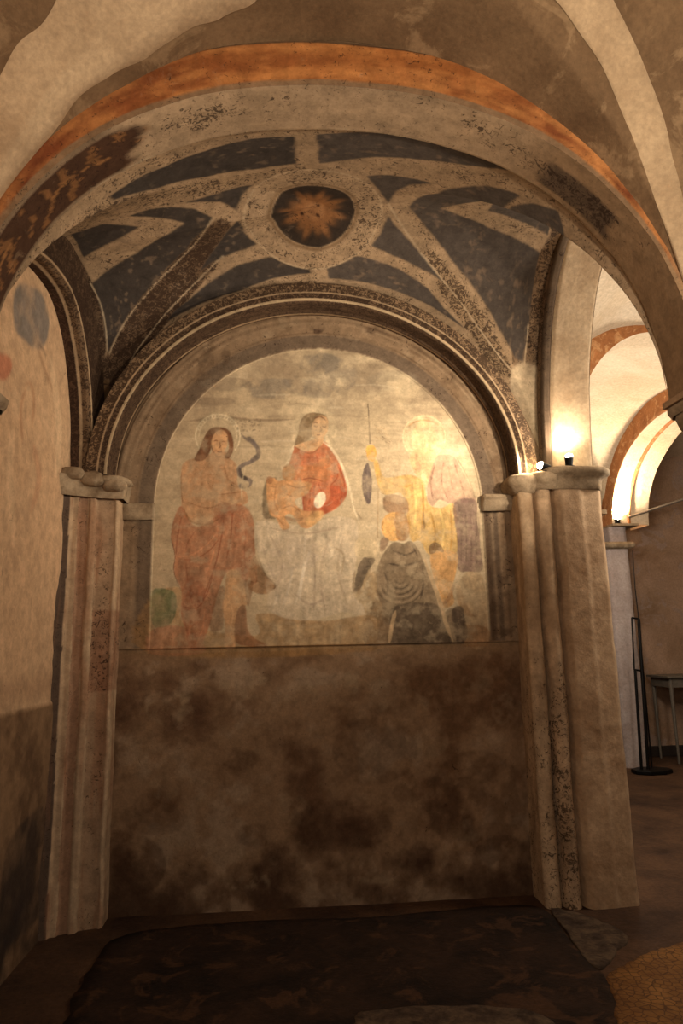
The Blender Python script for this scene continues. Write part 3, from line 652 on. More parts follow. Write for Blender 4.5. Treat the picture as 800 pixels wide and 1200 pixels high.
cw.stroke(t([(500, 262), (560, 370), (588, 460)]), 1.4, (120, 88, 68), .6)
cw.poly(t([(382, 712), (500, 710), (498, 800), (480, 880), (490, 940), (465, 965), (430, 962), (420, 900), (395, 840)]), (214, 164, 104), .92, blur=2)
cw.poly(t([(375, 715), (372, 680), (400, 660), (430, 680), (440, 708), (410, 700), (395, 712)]), (110, 84, 62), .8, blur=1)
cw.stroke(t([(490, 860), (460, 930), (430, 955)]), 4, (150, 98, 60), .6, blur=2)
cw.poly(t([(500, 870), (520, 880), (560, 980), (590, 1010), (540, 1000), (505, 930)]), (162, 126, 88), .6, blur=3)
cw.stroke(t([(84, 10), (90, 100), (93, 200)]), 1.4, (84, 70, 56), .85, taper=False, blur=0); cw.stroke(t([(130, 300), (132, 450), (130, 640)]), 1.3, (150, 112, 70), .55, taper=False)
cw.poly(t([(80, 210), (110, 205), (125, 240), (112, 280), (84, 270), (76, 235)]), (230, 172, 84), .92, blur=1); cw.stroke(t([(120, 270), (130, 330), (140, 400)]), 5, (228, 180, 98), .7, blur=3)
cw.poly(t([(82, 288), (96, 320), (104, 390), (98, 460), (88, 484), (70, 460), (56, 400), (62, 330)]), (98, 84, 84), .92, blur=1, edge=1)
cw.stroke(t([(84, 300), (80, 380), (90, 460)]), 1.6, (140, 124, 118), .6)
for k in range(12): x = 110+RNG.uniform(0, 60); y = 110+RNG.uniform(0, 80); cw.stroke(t([(x, y), (x+15, y+10), (x+25, y+14)]), 1.2, (168, 142, 108), .5)
cw.poly(t([(160, 450), (200, 436), (262, 455), (276, 500), (265, 525), (205, 530), (160, 505)]), (152, 118, 88), .9, blur=2)
cw.ell(410+205/4, 470+588/4, 14.5, 17, (222, 172, 104), .95, blur=2)
cw.poly(t([(215, 520), (260, 530), (282, 600), (262, 650), (225, 650), (215, 600)]), (156, 112, 68), .85, blur=3); cw.stroke(t([(200, 540), (212, 560), (205, 585)]), 1.3, (140, 96, 60), .6)
cw.stroke(t([(158, 560), (150, 590), (160, 610)]), 1.2, (150, 104, 64), .7)
cw.poly(t([(148, 640), (185, 650), (160, 700), (140, 700)]), (128, 94, 72), .7, blur=2)
cw.poly(t([(286, 655), (250, 668), (205, 660), (160, 710), (125, 790), (118, 880), (145, 960), (125, 1060), (128, 1135), (300, 1140), (535, 1135), (532, 1000), (470, 970), (430, 1000), (400, 900), (352, 770), (325, 700)]), (118, 98, 76), .93, blur=2, tex=np.clip(n3*.8+.55, 0, 1))
cw.poly(t([(210, 960), (400, 950), (440, 1040), (475, 1135), (200, 1138), (190, 1050)]), (72, 60, 52), .85, blur=3, tex=np.clip(n3*.9+.4, 0, 1))
cw.poly(t([(480, 980), (534, 975), (534, 1130), (500, 1128)]), (76, 62, 54), .8, blur=2)
for k in range(9):
    r = 22+k*11.5; a = np.radians(np.linspace(15, 165, 12)); pts = [(235+r*math.cos(x)*1.05, 830+r*math.sin(x)*1.1) for x in a]
    cw.stroke(t(pts), 1.5, (170, 150, 122) if k % 2 else (62, 50, 42), .65, blur=1)
for l in ([(200, 700), (260, 720), (310, 700)], [(180, 760), (250, 770), (330, 750)], [(160, 800), (180, 860), (170, 920)], [(340, 780), (345, 860), (330, 930)], [(290, 670), (320, 730)]): cw.stroke(t(l), 2.2, (74, 60, 50), 0.84, blur=1)
for l in ([(350, 740), (390, 850), (430, 960), (450, 1040), (485, 1128)], [(215, 980), (195, 1060), (185, 1135)]): cw.stroke(t(l), 4.5, (196, 168, 130), 0.9799999999999999, blur=1)
cw.poly(t([(20, 880), (35, 790), (60, 740), (100, 725), (115, 745), (90, 800), (60, 860), (40, 890)]), (92, 78, 66), .85, blur=1, edge=2)
cw.poly(t([(30, 650), (80, 640), (125, 660), (125, 730), (60, 730), (25, 720)]), (222, 200, 160), .7, blur=3)
cw.poly(t([(70, 830), (120, 800), (130, 900), (150, 960), (120, 1130), (70, 1135), (70, 980), (30, 910)]), (170, 140, 100), .8, blur=3, tex=tx)
cw.poly(t([(70, 960), (140, 950), (180, 1050), (170, 1138), (70, 1138)]), (118, 88, 58), .6, blur=4, tex=tx)
cw.stroke(t([(100, 780), (75, 830), (60, 880)]), 3, (206, 178, 136), .7)
cw.stroke([(175, 764), (300, 762), (440, 757), (572, 754)], 2.0, (172, 142, 104), .6, taper=False)
fig = np.clip(np.abs(A[..., :3]-G0[..., :3]).sum(-1)*6, 0, 1)[..., None]
vs_ = fbm(WHt, WWd, 42, 13, 91, 5)[..., None]; bs_ = fbm(WHt, WWd, 9, 9, 93, 4)[..., None]
A[..., :3] *= 1+fig*((vs_-.5)*.85+(bs_-.5)*.55)
fade = (.05+.42*np.clip((n3-.50)*6, 0, 1)+.16*np.clip((hs-.52)*5, 0, 1))[..., None]
A[..., :3] = A[..., :3]*(1-fade)+G0[..., :3]*fade
A[..., :3] *= (.88+.24*fbm(WHt, WWd, 6, 6, 77))[..., None]
A[..., 3] = np.where(fin, .02, A[..., 3])

# back wall
nx, nz = 325, 410
xs = np.linspace(WX0, WX1, nx); zs_ = np.linspace(0, 4.10, nz)
Xg, Zg = np.meshgrid(xs, zs_, indexing='ij')
P = np.stack([Xg, np.full_like(Xg, YW), Zg], -1)
Pw = wob(P, .003, .9); Pw[..., 0] = P[..., 0]; Pw[..., 2] = P[..., 2]
tag(grid('wall_back', Pw, M_wall, cw.sample((Xg-WX0)*RES, Zg*RES)), kind='structure')
# fresco: thin plaster coat on the wall
def archtop(x, c=.265, a=1.135, zc=2.56, h=1.145): return zc+h*np.sqrt(np.clip(1-((x-c)/a)**2, 0, 1))
nx, nz = 560, 520
q = np.linspace(-1, 1, nx); xs = .265+1.135*np.sin(q*PI/2*.98)/math.sin(PI/2*.98)
f = np.linspace(0, 1, nz); Xg = np.repeat(xs[:, None], nz, 1); Zg = 1.598+(archtop(Xg)-1.598)*f[None, :]
P = np.stack([Xg, np.full_like(Xg, YW-.012), Zg], -1)
loc = (.265, YW-.018, 1.598)
tag(grid('fresco_painting', P, M_fresco, cw.sample((Xg-WX0)*RES, Zg*RES), loc=loc, solid=.006),
    'arched fresco of a seated woman in red with a child between two standing figures', 'painting')
# painted frame: pilasters and archivolt a little proud of the wall
fa = thing('painted_arch_frame', 'worn grey-brown painted arch and pilasters framing the lunette fresco', 'frame', (.265, YW-.03, 1.6))
def frame_part(name, pts_in, pts_out, k=14):
    n = len(pts_in); P = np.zeros((n, k, 3))
    prof = [0]+list(np.linspace(0, 1, k-2))+[1]
    for j in range(k):
        f = prof[j]; w = pts_in*(1-f)+pts_out*f; P[:, j, 0] = w[:, 0]; P[:, j, 2] = w[:, 1]
        P[:, j, 1] = YW-.0145 if 0 < j < k-1 else YW-.002
    col = cw.sample((P[..., 0]-WX0)*RES, P[..., 2]*RES)
    return grid(name, P, M_wall, col, fa)
def away(pi, d=.006):                     # keep colours sampled on the frame side
    return pi
a_ = np.linspace(PI, 0, 240)
pin = np.stack([.265+1.130*np.cos(a_), 2.56+1.140*np.sin(a_)], 1)
pout = np.stack([.255+1.40*np.cos(a_), 2.56+1.46*np.sin(a_)], 1)
frame_part('archivolt', pin, pout, 30)
zz_ = np.linspace(1.6, 2.56, 110)
frame_part('pilaster', np.stack([np.full(110, -.866), zz_], 1), np.stack([np.full(110, -1.145), zz_], 1), 18)
frame_part('pilaster', np.stack([np.full(110, 1.396), zz_], 1), np.stack([np.full(110, 1.655), zz_], 1), 18)
def cap_prof(x0, x1, zt, d):
    prs = [(0, -.10), (.02, -.10), (.03, -.07), (.05, -.055), (.045, -.03), (.075, -.02), (.08, 0), (.05, .012), (0, .014)]
    P = np.zeros((26, len(prs), 3)); xs = np.linspace(x0, x1, 26)
    for j, (o, z) in enumerate(prs): P[:, j] = np.stack([xs, np.full(26, YW-.036-o*d), np.full(26, zt+z)], 1)
    P[0, :, 1] = YW-.03; P[-1, :, 1] = YW-.03
    return wob(P, .004, 3)
grid('capital', cap_prof(1.39, 1.63, 2.60, 1.0), M_stone, None, fa, sm=True)['label'] = 'carved stone capital catching the light'
grid('capital', cap_prof(-1.09, -.86, 2.55, .25), M_stone, None, fa)

# back wall rib (molded arch along the back wall)
rb = thing('wall_rib', 'molded painted rib arching along the back wall above the lunette', 'arch', (.24, 4.5, ZS))
rc = arch_curve(.235, 1.365, 1.25, n=2.0, cnt=220)
def ribcol(bands, orn=.5, seed=3):
    def f(P, u, pf):
        n, k = P.shape[:2]; col = np.zeros((n, k, 4)); L = np.concatenate([[0], np.cumsum(np.hypot(np.diff(pf[:, 0]), np.diff(pf[:, 1])))])
        nz = fbm(n, k+20, 18, 5, seed)[:, :k]
        Lb = L[None]/L[-1]+0*nz
        for (a, b, c, o) in bands:
            m = (Lb >= a)&(Lb <= b); col[m, :3] = lin(c); col[m, 3] = o
        col[..., :3] *= (.7+.6*nz)[..., None]
        return col
    return f
#   profile: wall side of the intrados -> front edge -> front fillet -> chamfer up to the vault
prof = [(.0, 4.64), (.0, 4.60), (-.012, 4.59), (-.012, 4.56), (0, 4.55), (0, 4.44), (.012, 4.42), (.05, 4.42), (.060, 4.415), (.15, 4.43)]
sweep('molding', rc, prof, 'Y', M_rib, rb, ribcol([(0, .12, (92, 72, 54), .5), (.12, .20, (150, 126, 98), .3), (.20, .62, (82, 64, 48), .6), (.62, .67, (178, 156, 124), .1), (.67, .76, (104, 84, 64), .8), (.76, .79, (170, 146, 116), .1), (.79, 1, (140, 116, 90), .8)]), .003, step=.006)  # dark intrados band carries the shade under the rib in its colour

# left lateral rib + left lunette wall
lr = thing('lateral_rib', 'dark ornamented rib arching over the left lunette wall', 'arch', (XL, 3.76, ZS))
tq = np.linspace(math.radians(136), 0, 180); wq = 3.80+np.where(np.cos(tq) < 0, 1.1, .65)*np.cos(tq)
lpts = np.stack([wq, ZS+.97*np.sin(tq)], 1); dq = np.gradient(lpts, axis=0); nq = np.stack([-dq[:, 1], dq[:, 0]], 1); nq /= np.linalg.norm(nq, axis=1)[:, None]
lc = (lpts, nq)
prof = [(0, XL-.01), (0, XL+.05), (.012, XL+.065), (.012, XL+.10), (.03, XL+.125), (.055, XL+.13), (.07, XL+.12), (.26, XL+.155)]
sweep('molding', lc, prof, 'X', M_rib, lr, ribcol([(0, .17, (80, 60, 46), .7), (.17, .22, (150, 126, 98), .1), (.22, .37, (112, 90, 68), .6), (.37, .41, (168, 144, 114), .1), (.41, 1, (82, 64, 48), .8)], seed=6), .003, step=.006)
# wall_left: upper lunette with faded paint; lower rough plaster
LX0, LX1 = -.6, 4.64
def left_uv(u, v): p = atX(u, v, XL); return (p[1]-1.0)*160, p[2]*160
lw, lh = int(3.7*160), int(4.6*160)
cl = Canvas(lw, lh, (206, 172, 136), left_uv)
m1 = fbm(lh, lw, 60, 60, 61); m2 = fbm(lh, lw, 24, 24, 62, 6); B = cl.a
def bl(mask, col, orn=None):
    m = np.clip(mask, 0, 1)[..., None]; B[..., :3] = B[..., :3]*(1-m)+lin(col)*m
    if orn is not None: B[..., 3] = B[..., 3]*(1-m[..., 0])+orn*m[..., 0]
bl((m1-.5)*2, (194, 160, 126)); bl((m2-.52)*3*.3, (212, 184, 150))
zl = np.arange(lh)[:, None]/160
bl(np.clip((1.30-zl)/.02, 0, 1)*np.ones_like(m1), (140, 112, 84)); bl(np.clip((1.31-zl)/.02, 0, 1)*np.clip((m2-.42)*4, 0, 1), (108, 84, 62)); bl(np.clip((.7-zl)*2, 0, 1)*np.clip((m1-.35)*4, 0, 1), (58, 46, 38))
bl(np.clip(1-np.abs(zl-1.40)/.10, 0, 1)*.5*np.ones_like(m1), (150, 118, 90)); bl(np.clip(1-np.abs(zl-1.31)/.012, 0, 1)*.7*np.ones_like(m1), (196, 166, 132))
cl.poly([(20, 335), (45, 340), (58, 370), (55, 398), (45, 410), (30, 400), (16, 380)], (126, 120, 114), .9, tex=np.clip(m2*1.6+.1, 0, 1), blur=4, edge=2)
cl.poly([(-5, 415), (10, 418), (14, 430), (6, 445), (-5, 440)], (186, 108, 80), .7, blur=3)
for l, c_, w_ in (([(28, 452), (36, 450), (40, 470), (38, 500)], (188, 138, 100), 3), ([(30, 455), (24, 480), (26, 520)], (180, 130, 94), 3), ([(45, 410), (55, 440), (68, 470)], (160, 122, 90), 2.5), ([(40, 520), (46, 560), (36, 600)], (196, 150, 116), 6), ([(14, 500), (10, 560), (16, 640)], (222, 190, 152), 8), ([(60, 420), (70, 500), (66, 560)], (224, 194, 156), 7), ([(45, 402), (52, 412), (54, 420)], (92, 76, 62), 2)):
    cl.stroke(l, w_, c_, .55, blur=3)
cl.poly([(5, 1000), (40, 950), (55, 960), (52, 1060), (20, 1100), (0, 1110)], (56, 48, 44), .7, tex=np.clip(m2*1.6, 0, 1), blur=4)
ny, nz = 370, 300
ys = np.linspace(1.0, 4.68, ny); zs_ = np.linspace(0, 4.55, nz); Yg, Zg = np.meshgrid(ys, zs_, indexing='ij')
P = np.stack([np.full_like(Yg, XL), Yg, Zg], -1); Pn = wob(P, .01, .7); Pn[..., 1:] = P[..., 1:]
Pn[..., 0] += np.where(Zg < 1.3, .004, 0)
tag(grid('wall_left', Pn, M_wall, cl.sample((Yg-1.0)*160, Zg*160)), kind='structure')

# ------------------------------------------------------------------ LEFT PILASTER
def lp_col(P):
    n, k = P.shape[:2]; x, y, z = P[..., 0], P[..., 1], P[..., 2]
    nz = fbm(n, k+10, 6, 30, 71)[:, :k]; col = np.zeros((n, k, 4)); col[..., :3] = lin((182, 156, 126)); col[..., 3] = .05
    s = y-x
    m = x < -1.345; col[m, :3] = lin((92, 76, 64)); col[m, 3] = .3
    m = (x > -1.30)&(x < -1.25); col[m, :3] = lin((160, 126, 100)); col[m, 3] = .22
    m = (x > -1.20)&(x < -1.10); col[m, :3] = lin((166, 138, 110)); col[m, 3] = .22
    w = np.clip((nz-.5)*5, 0, 1)[..., None]; col[..., :3] = col[..., :3]*(1-.6*w)+lin((150, 108, 80))*.6*w
    m = (x > -1.2)&(z > 1.45-.1)&(z < 1.85); col[m, :3] = col[m, :3]*.5+lin((128, 84, 62))*.5; col[m, 3] += .2
    return col
lp = thing('clustered_pilaster', 'stepped limewashed corner pilaster left of the fresco with a lumpy capital', 'pilaster', (-1.24, 4.5, 0))
plan = [(-1.385, 4.30), (-1.375, 4.36), (-1.345, 4.375), (-1.335, 4.40), (-1.30, 4.405), (-1.295, 4.43), (-1.25, 4.445), (-1.235, 4.43), (-1.205, 4.44), (-1.195, 4.475), (-1.10, 4.495), (-1.085, 4.485), (-1.07, 4.50), (-1.07, 4.66)]
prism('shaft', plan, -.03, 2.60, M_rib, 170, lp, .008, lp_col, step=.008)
# lumpy eroded capital: three knobs on a rough impost
imp = [(-1.385, 4.26), (-1.33, 4.32), (-1.25, 4.38), (-1.16, 4.42), (-1.03, 4.44), (-1.03, 4.66)]
prism('impost', imp, 2.56, 2.685, M_stone, 14, lp, .01, step=.012,
      taper=lambda P: P+np.stack([.04*(P[..., 2]-2.62)*3, -.03*(P[..., 2]-2.62)*8, 0*P[..., 2]], -1))
join('knob', [blob((-1.325, 4.33, 2.70), .075, (.95, .8, .55), 1)], M_stone, lp, sm=True)
join('knob', [blob((-1.215, 4.375, 2.675), .078, (.95, .8, .62), 5)], M_stone, lp, sm=True)
join('knob', [blob((-1.09, 4.43, 2.655), .082, (.9, .8, .62), 9)], M_stone, lp, sm=True)
join('impost_top', [blob((-1.2, 4.5, 2.68), .2, (1.0, .8, .16), 3)], M_stone, lp, sm=True)

# ------------------------------------------------------------------ RIGHT PIER
rp = thing('clustered_pier', 'tall plastered pier with two round shafts dividing the chapel from the side aisle', 'pier', (1.9, 4.5, 0))
def arcp(c, r, a0, a1, n=7): return [(c[0]+r*math.cos(math.radians(a)), c[1]+r*math.sin(math.radians(a))) for a in np.linspace(a0, a1, n)]
def pier_taper(P):
    w = np.clip((1.6-P[..., 2])/1.6, 0, 1); P = P.copy(); P[..., 0] -= .012*w*np.clip((2.0-P[..., 0])*3, 0, 1); return P
sh1 = [(1.60, 4.66), (1.60, 4.47)]+arcp((1.645, 4.44), .052, 190, 350, 9)+[(1.70, 4.465)]
sh2 = [(1.70, 4.465)]+arcp((1.762, 4.415), .050, 190, 350, 9)+[(1.82, 4.44)]
body = [(1.82, 4.44), (1.835, 4.38), (1.86, 4.352), (2.0, 4.35), (2.03, 4.362), (2.14, 4.372), (2.165, 4.40), (2.18, 4.9), (1.60, 4.9)]
def pr_col(light, dark, orn):
    def f(P):
        n, k = P.shape[:2]; nz = fbm(n, k+10, 14, 30, 81)[:, :k]; n2 = fbm(n, k+10, 9, 12, 83)[:, :k]
        col = np.zeros((n, k, 4)); z = P[..., 2]
        col[..., :3] = lin(light); w = np.clip((nz-.5)*5, 0, 1)[..., None]*.7
        col[..., :3] = col[..., :3]*(1-w)+lin(dark)*w
        lowd = np.clip((1.5-z+(n2-.5)*1.2)/.4, 0, 1); col[..., 3] = .02+orn*lowd
        wl_ = (lowd*np.clip((n2-.44)*6, 0, 1))[..., None]*.5; col[..., :3] = col[..., :3]*(1-wl_*orn)+lin((84, 66, 50))*wl_*orn
        return col
    return f
prism('shaft', sh1, -.03, 2.62, M_rib, 160, rp, .006, pr_col((196, 170, 138), (156, 128, 98), .34), step=.008, taper=pier_taper)
prism('shaft', sh2, -.03, 2.62, M_rib, 160, rp, .006, pr_col((194, 166, 134), (152, 124, 94), .5), step=.008, taper=pier_taper)
prism('pillar', body, -.03, 2.62, M_pier, 160, rp, .008, step=.012, taper=pier_taper)
# capital: shaft rolls + broad molded slab
def cap_ring(plan, zs_off, name, mat=M_stone, amp=.004):
    """offset rows of a plan outwards: zs_off rows (z, off)"""
    pl = []
    for a, b in zip(plan[:-1], plan[1:]):
        a = np.array(a, float); b = np.array(b, float); n = max(1, int(np.linalg.norm(b-a)/.015))
        for k in range(n): pl.append(a+(b-a)*k/n)
    pl.append(np.array(plan[-1], float)); pl = np.array(pl)
    d = np.gradient(pl, axis=0); nr = np.stack([d[:, 1], -d[:, 0]], 1); nr /= np.linalg.norm(nr, axis=1)[:, None]+1e-9
    nr = -nr if nr[len(nr)//2, 1] > 0 else nr
    for _ in range(3): nr[1:-1] = (nr[:-2]+nr[1:-1]+nr[2:])/3
    P = np.zeros((len(pl), len(zs_off), 3))
    cen = pl.mean(0)
    for j, (z, o) in enumerate(zs_off):
        if o == 'c': P[:, j, :2] = cen+np.array([0, .1]); P[:, j, 2] = z
        else: P[:, j, :2] = pl+nr*o; P[:, j, 2] = z
    return grid(name, wob(P, amp, 3), mat, None, rp)
cap_ring([(1.585, 4.60), (1.585, 4.44), (1.64, 4.385), (1.70, 4.40)], [(2.585, 0), (2.60, .02), (2.63, .035), (2.665, .05), (2.69, .05), (2.715, .03), (2.72, 'c')], 'capital')
cap_ring([(1.70, 4.40), (1.76, 4.355), (1.83, 4.36)], [(2.60, 0), (2.615, .02), (2.645, .03), (2.68, .045), (2.705, .045), (2.725, .02), (2.73, 'c')], 'capital')
cap_ring([(1.81, 4.60), (1.82, 4.37), (1.86, 4.345), (2.14, 4.355), (2.18, 4.42), (2.19, 4.9)], [(2.60, 0), (2.61, .008), (2.66, .010), (2.68, .02), (2.70, .06), (2.715, .075), (2.735, .075), (2.748, .055), (2.75, 'c')], 'capital')['label'] = 'broad molded slab capital'
join('bracket', [box((2.245, 4.62, 2.49), (.10, .06, .03)), box((2.215, 4.62, 2.44), (.04, .05, .10)), rod((2.2, 4.62, 2.40), (2.29, 4.62, 2.50), .012)], M_stone, rp)

# lateral arch between chapel and aisle
la = thing('lateral_arch', 'pale plastered side arch rising from the right pier, lit from below', 'arch', (2.02, 3.77, ZS))
cc = arch_curve(3.76, .72, 1.50, n=2.05, cnt=200)
prof = [(.50, 2.17), (0, 2.17), (0, 1.885), (.012, 1.875), (.012, 1.85), (.03, 1.84)]
sweep('soffit', cc, [(.02, 2.175), (0, 2.165), (0, 1.90), (.012, 1.885)], 'X', M_soffit, la, None, .006, step=.015)
cm = (cc[0][cc[0][:, 0] > 3.20], cc[1][cc[0][:, 0] > 3.20])
sweep('edge_molding', cm, [(.012, 1.885), (.0, 1.87), (.0, 1.835), (.02, 1.825), (.10, 1.825), (.16, 1.87)], 'X', M_rib, la, ribcol([(0, .4, (96, 80, 64), .3), (.4, 1, (134, 112, 88), .55)], seed=9), .003, step=.008)
sweep('outer_face', cc, [(.0, 2.17), (.7, 2.19)], 'X', M_far, la, None, .006, step=.05)

# corbels of the front arch
def corbel(loc, sgn, label):
    LOCAL[0] = True; t = thing('corbel', label, 'corbel', loc)
    def ringp(z, hw, pr): return [(-.01*sgn, -hw, z), (sgn*pr*.8, -hw, z), (sgn*pr, -hw*.7, z), (sgn*pr, hw*.7, z), (sgn*pr*.8, hw, z), (-.01*sgn, hw, z)]
    for nm, rows in (('abacus', [(.0, .19, .13), (.03, .20, .15), (.055, .20, .15), (.06, .01, .01)]), ('bracket', [(-.18, .10, .015), (-.13, .14, .05), (-.06, .17, .10), (-.01, .175, .12), (0.004, .175, .12)])):
        P = np.array([ringp(z, hw, pr) for z, hw, pr in rows])
        o = grid(nm, wob(P, .004, 3), M_stone, None, t, sm=False); bevel(o, .006)
    LOCAL[0] = False; return t
corbel((XL+.0, 2.90, 2.66), 1, 'small worn stone corbel at the left edge below the foliage painted arch foot')
corbel((2.03, 2.90, 2.66), -1, 'stone corbel at the right edge carrying the front arch')
# front right pier under the corbel (just outside the frame)
fp = prism('front_pier', [(2.03, 2.74), (2.03, 3.06), (2.45, 3.06), (2.45, 2.74)], 0, 2.72, M_pier, 60, None, .006, closed=True, step=.05)
tag(fp, 'plastered pier under the front arch at the right edge', 'pier')
fp2 = join('trim_5', [box((2.02, 2.90, 2.715), (.32, .30, .03))], M_pier); tag(fp2, kind='structure')

# ------------------------------------------------------------------ SIDE AISLE
def vault_piece(x0, x1, y0, y1, zs, hd, hs, mat=M_far, wide=None):
    xc, yc, a, b = (x0+x1)/2, (y0+y1)/2, (x1-x0)/2, (y1-y0)/2
    S, T_ = np.meshgrid(np.linspace(-1, 1, 110), np.linspace(-1, 1, 110), indexing='ij')
    X = xc+a*np.sin(S*PI/2); Y = yc+b*np.sin(T_*PI/2)
    P = np.stack([X, Y, z_vault(X, Y, xc=xc, yc=yc, a=a, b=b, zs=zs, hd=hd, hf=hs, hk=hs, hl=hs, hr=hs, pf=0)], -1)
    return tag(grid('ceiling', wob(P, .012, .6), mat), kind='structure')
vault_piece(2.10, 4.50, 2.6, 5.65, 2.75, 1.85, 1.65)
vault_piece(1.86, 4.50, -.3, 2.74, 2.75, 1.85, 1.75)
vault_piece(2.10, 4.50, 5.65, 8.95, 2.85, 1.75, 1.55)
vault_piece(4.70, 7.60, 5.45, 9.52, 2.85, 1.75, 1.45)
tr = thing('transverse_arch', 'ochre painted arch across the side aisle, higher and nearer of the two', 'arch', (3.35, 5.6, 2.85))
c1 = arch_curve(3.40, .93, 1.50, zs=2.85, cnt=100)
sweep('face', c1, [(.34, 5.56), (.17, 5.555), (0, 5.56)], 'Y', M_orange, tr, None, .006, step=.03)
sweep('soffit', c1, [(0, 5.56), (0, 5.85)], 'Y', M_far, tr, None, .006, step=.03)
ar = thing('aisle_arch', 'ochre edged arch springing from the far pier, lit bright by the lamp below', 'arch', (4.6, 7.25, 2.85))
c2 = arch_curve(7.20, 1.50, 1.07, zs=3.10, cnt=120)
def ocol(P, u, pf): pass
sweep('face', c2, [(.33, 4.42), (.27, 4.40), (0.02, 4.40), (0, 4.41)], 'X', M_orange, ar, None, .008, step=.03)
sweep('soffit', c2, [(0, 4.41), (0, 4.92)], 'X', M_far, ar, None, .008, step=.03)
sweep('fillet', c2, [(0, 4.62), (-.02, 4.63), (-.02, 4.66), (0, 4.67)], 'X', M_orange, ar, None, .003, step=.01)['label'] = 'thin ochre line along the soffit'
sweep('outer_face', c2, [(0, 4.92), (.5, 4.92)], 'X', M_far, ar, None, .008, step=.1)
# far pier
fpr = thing('far_pier', 'pale grey pier of the side aisle with a narrow capital under a spotlight', 'pier', (4.55, 9.0, 0))
prism('shaft', [(4.30, 9.49), (4.30, 8.76), (4.33, 8.72), (4.59, 8.72), (4.62, 8.76), (4.62, 9.49)], 0, 2.80, M_farpier, 60, fpr, .008, step=.05)
P = np.array([[(4.30-o, 9.49, z), (4.30-o, 8.72-o, z), (4.62+o, 8.72-o, z), (4.62+o, 9.49, z)] for z, o in ((2.78, 0), (2.80, .05), (2.84, .07), (2.87, .05), (2.88, 0))])
bevel(grid('capital', P, M_stone, None, fpr, sm=False), .01)
prism('impost_block', [(4.38, 9.49), (4.38, 8.73), (4.60, 8.73), (4.60, 9.49)], 2.88, 3.10, M_farpier, 12, fpr, .006, step=.05)
join('impost_top', [box((4.56, 9.05, 3.10), (.36, .84, .03))], M_stone, fpr)
# far walls and floor
def wallgrid(name, a, b, z0, z1, m, n=60, k=40):
    u = np.linspace(0, 1, n)[:, None]; z = np.linspace(z0, z1, k)[None, :]
    P = np.stack([a[0]+(b[0]-a[0])*u+0*z, a[1]+(b[1]-a[1])*u+0*z, z+0*u], -1)
    return tag(grid(name, wob(P, .01, .7), m), kind='structure')
wallgrid('wall_far', (1.5, 9.5), (9.0, 9.5), 0, 4.7, M_farwall, 90, 60)
wallgrid('wall_right', (8.2, 9.6), (8.2, 0), 0, 4.8, M_farwall)
bb = join('baseboard_far', [box((6.2, 9.46, .07), (3.0, .06, .14))], solid_mat('dark_base_paint', (36, 26, 20), .8)); bevel(bb, .01); tag(bb, kind='structure')

# floor
fl_x = np.linspace(-1.6, 9.0, 300); fl_y = np.linspace(-1.5, 9.7, 300)
Xg, Yg = np.meshgrid(fl_x, fl_y, indexing='ij'); P = np.stack([Xg, Yg, 0*Xg], -1); Pq = wob(P, .008, 1.0); Pq[..., :2] = P[..., :2]
M_floor = plaster('earthen_mortar_floor', (90, 66, 48), (48, 34, 26), .35, .68, 1.8, pits=.5, bst=.6, fine=(.6, 1.2))
Pq[..., 2] = np.minimum(Pq[..., 2], .004)
tag(grid('floor', Pq, M_floor), kind='structure')
# darker screed patches: outlines traced on the ground
def slab(name, px, h, m, label, cat, seed=0):
    pts = smooth([tuple(atZ(u, v, 0)[:2]) for u, v in px], 8)
    cx, cy = pts.mean(0); nr = 16
    out = []
    for (x, y) in pts:
        k = 1+(.02 if seed == 0 else .10)*mnoise.noise(Vector((x*7, y*7, seed)))+(.008 if seed == 0 else .06)*mnoise.noise(Vector((x*22, y*22, seed))); out.append((cx+(x-cx)*k, cy+(y-cy)*k))
    out = np.array(out); P = np.zeros((len(out), nr+2, 3))
    for j in range(nr+2):
        f = min(j/nr, 1); P[:, j, :2] = out*(1-0)+(np.array([cx, cy])-out)*(1-f)
        P[:, j, 2] = h if j <= nr else 0
    Pz = wob(P, .002, 3); P[:, :, 2] += (Pz-P)[:, :, 2]*(P[:, :, 2] > 0)
    P = P[:, ::-1].copy()
    return tag(grid(name, P, m, loc=(cx, cy, 0), closeu=True), label, cat)
M_screed = plaster('dark_screed', (54, 38, 28), (30, 22, 17), .35, .62, 2.6, pits=.6, bst=.6, light=(72, 50, 34), fine=(.6, 1.2))
M_mos = plaster('ochre_mosaic', (128, 90, 46), (90, 58, 30), .35, .7, 5, bst=.5)
M_grit = plaster('grey_grit_mortar', (92, 76, 60), (54, 42, 34), .4, .62, 9, pits=.8, bst=.8, fine=(.45, 1.3))
slab('screed_patch', [(150, 1098), (300, 1082), (430, 1078), (560, 1066), (632, 1066), (660, 1095), (688, 1132), (712, 1150), (728, 1180), (740, 1230), (600, 1250), (300, 1260), (60, 1250), (75, 1200), (105, 1140)], .014, M_screed,
     'large dark worn screed patch on the chapel floor', 'floor patch')
slab('grit_patch', [(648, 1068), (700, 1080), (735, 1100), (722, 1118), (706, 1136), (690, 1130), (668, 1100)], .012, M_grit, 'grey gritty mortar strip on the floor at the foot of the right pier', 'floor patch', 2)
slab('grit_patch', [(415, 1200), (440, 1188), (520, 1184), (590, 1185), (640, 1198), (660, 1240), (420, 1240)], .018, M_grit, 'gritty mortar patch at the bottom edge in the middle of the dark screed', 'floor patch', 3)
mo = slab('mosaic_fragment', [(712, 1150), (735, 1132), (780, 1112), (812, 1110), (880, 1130), (900, 1240), (740, 1240), (722, 1180)], .016, M_mos, 'ochre stone mosaic fragment in the floor at the lower right corner', 'mosaic', 4)
nt = M_mos.node_tree
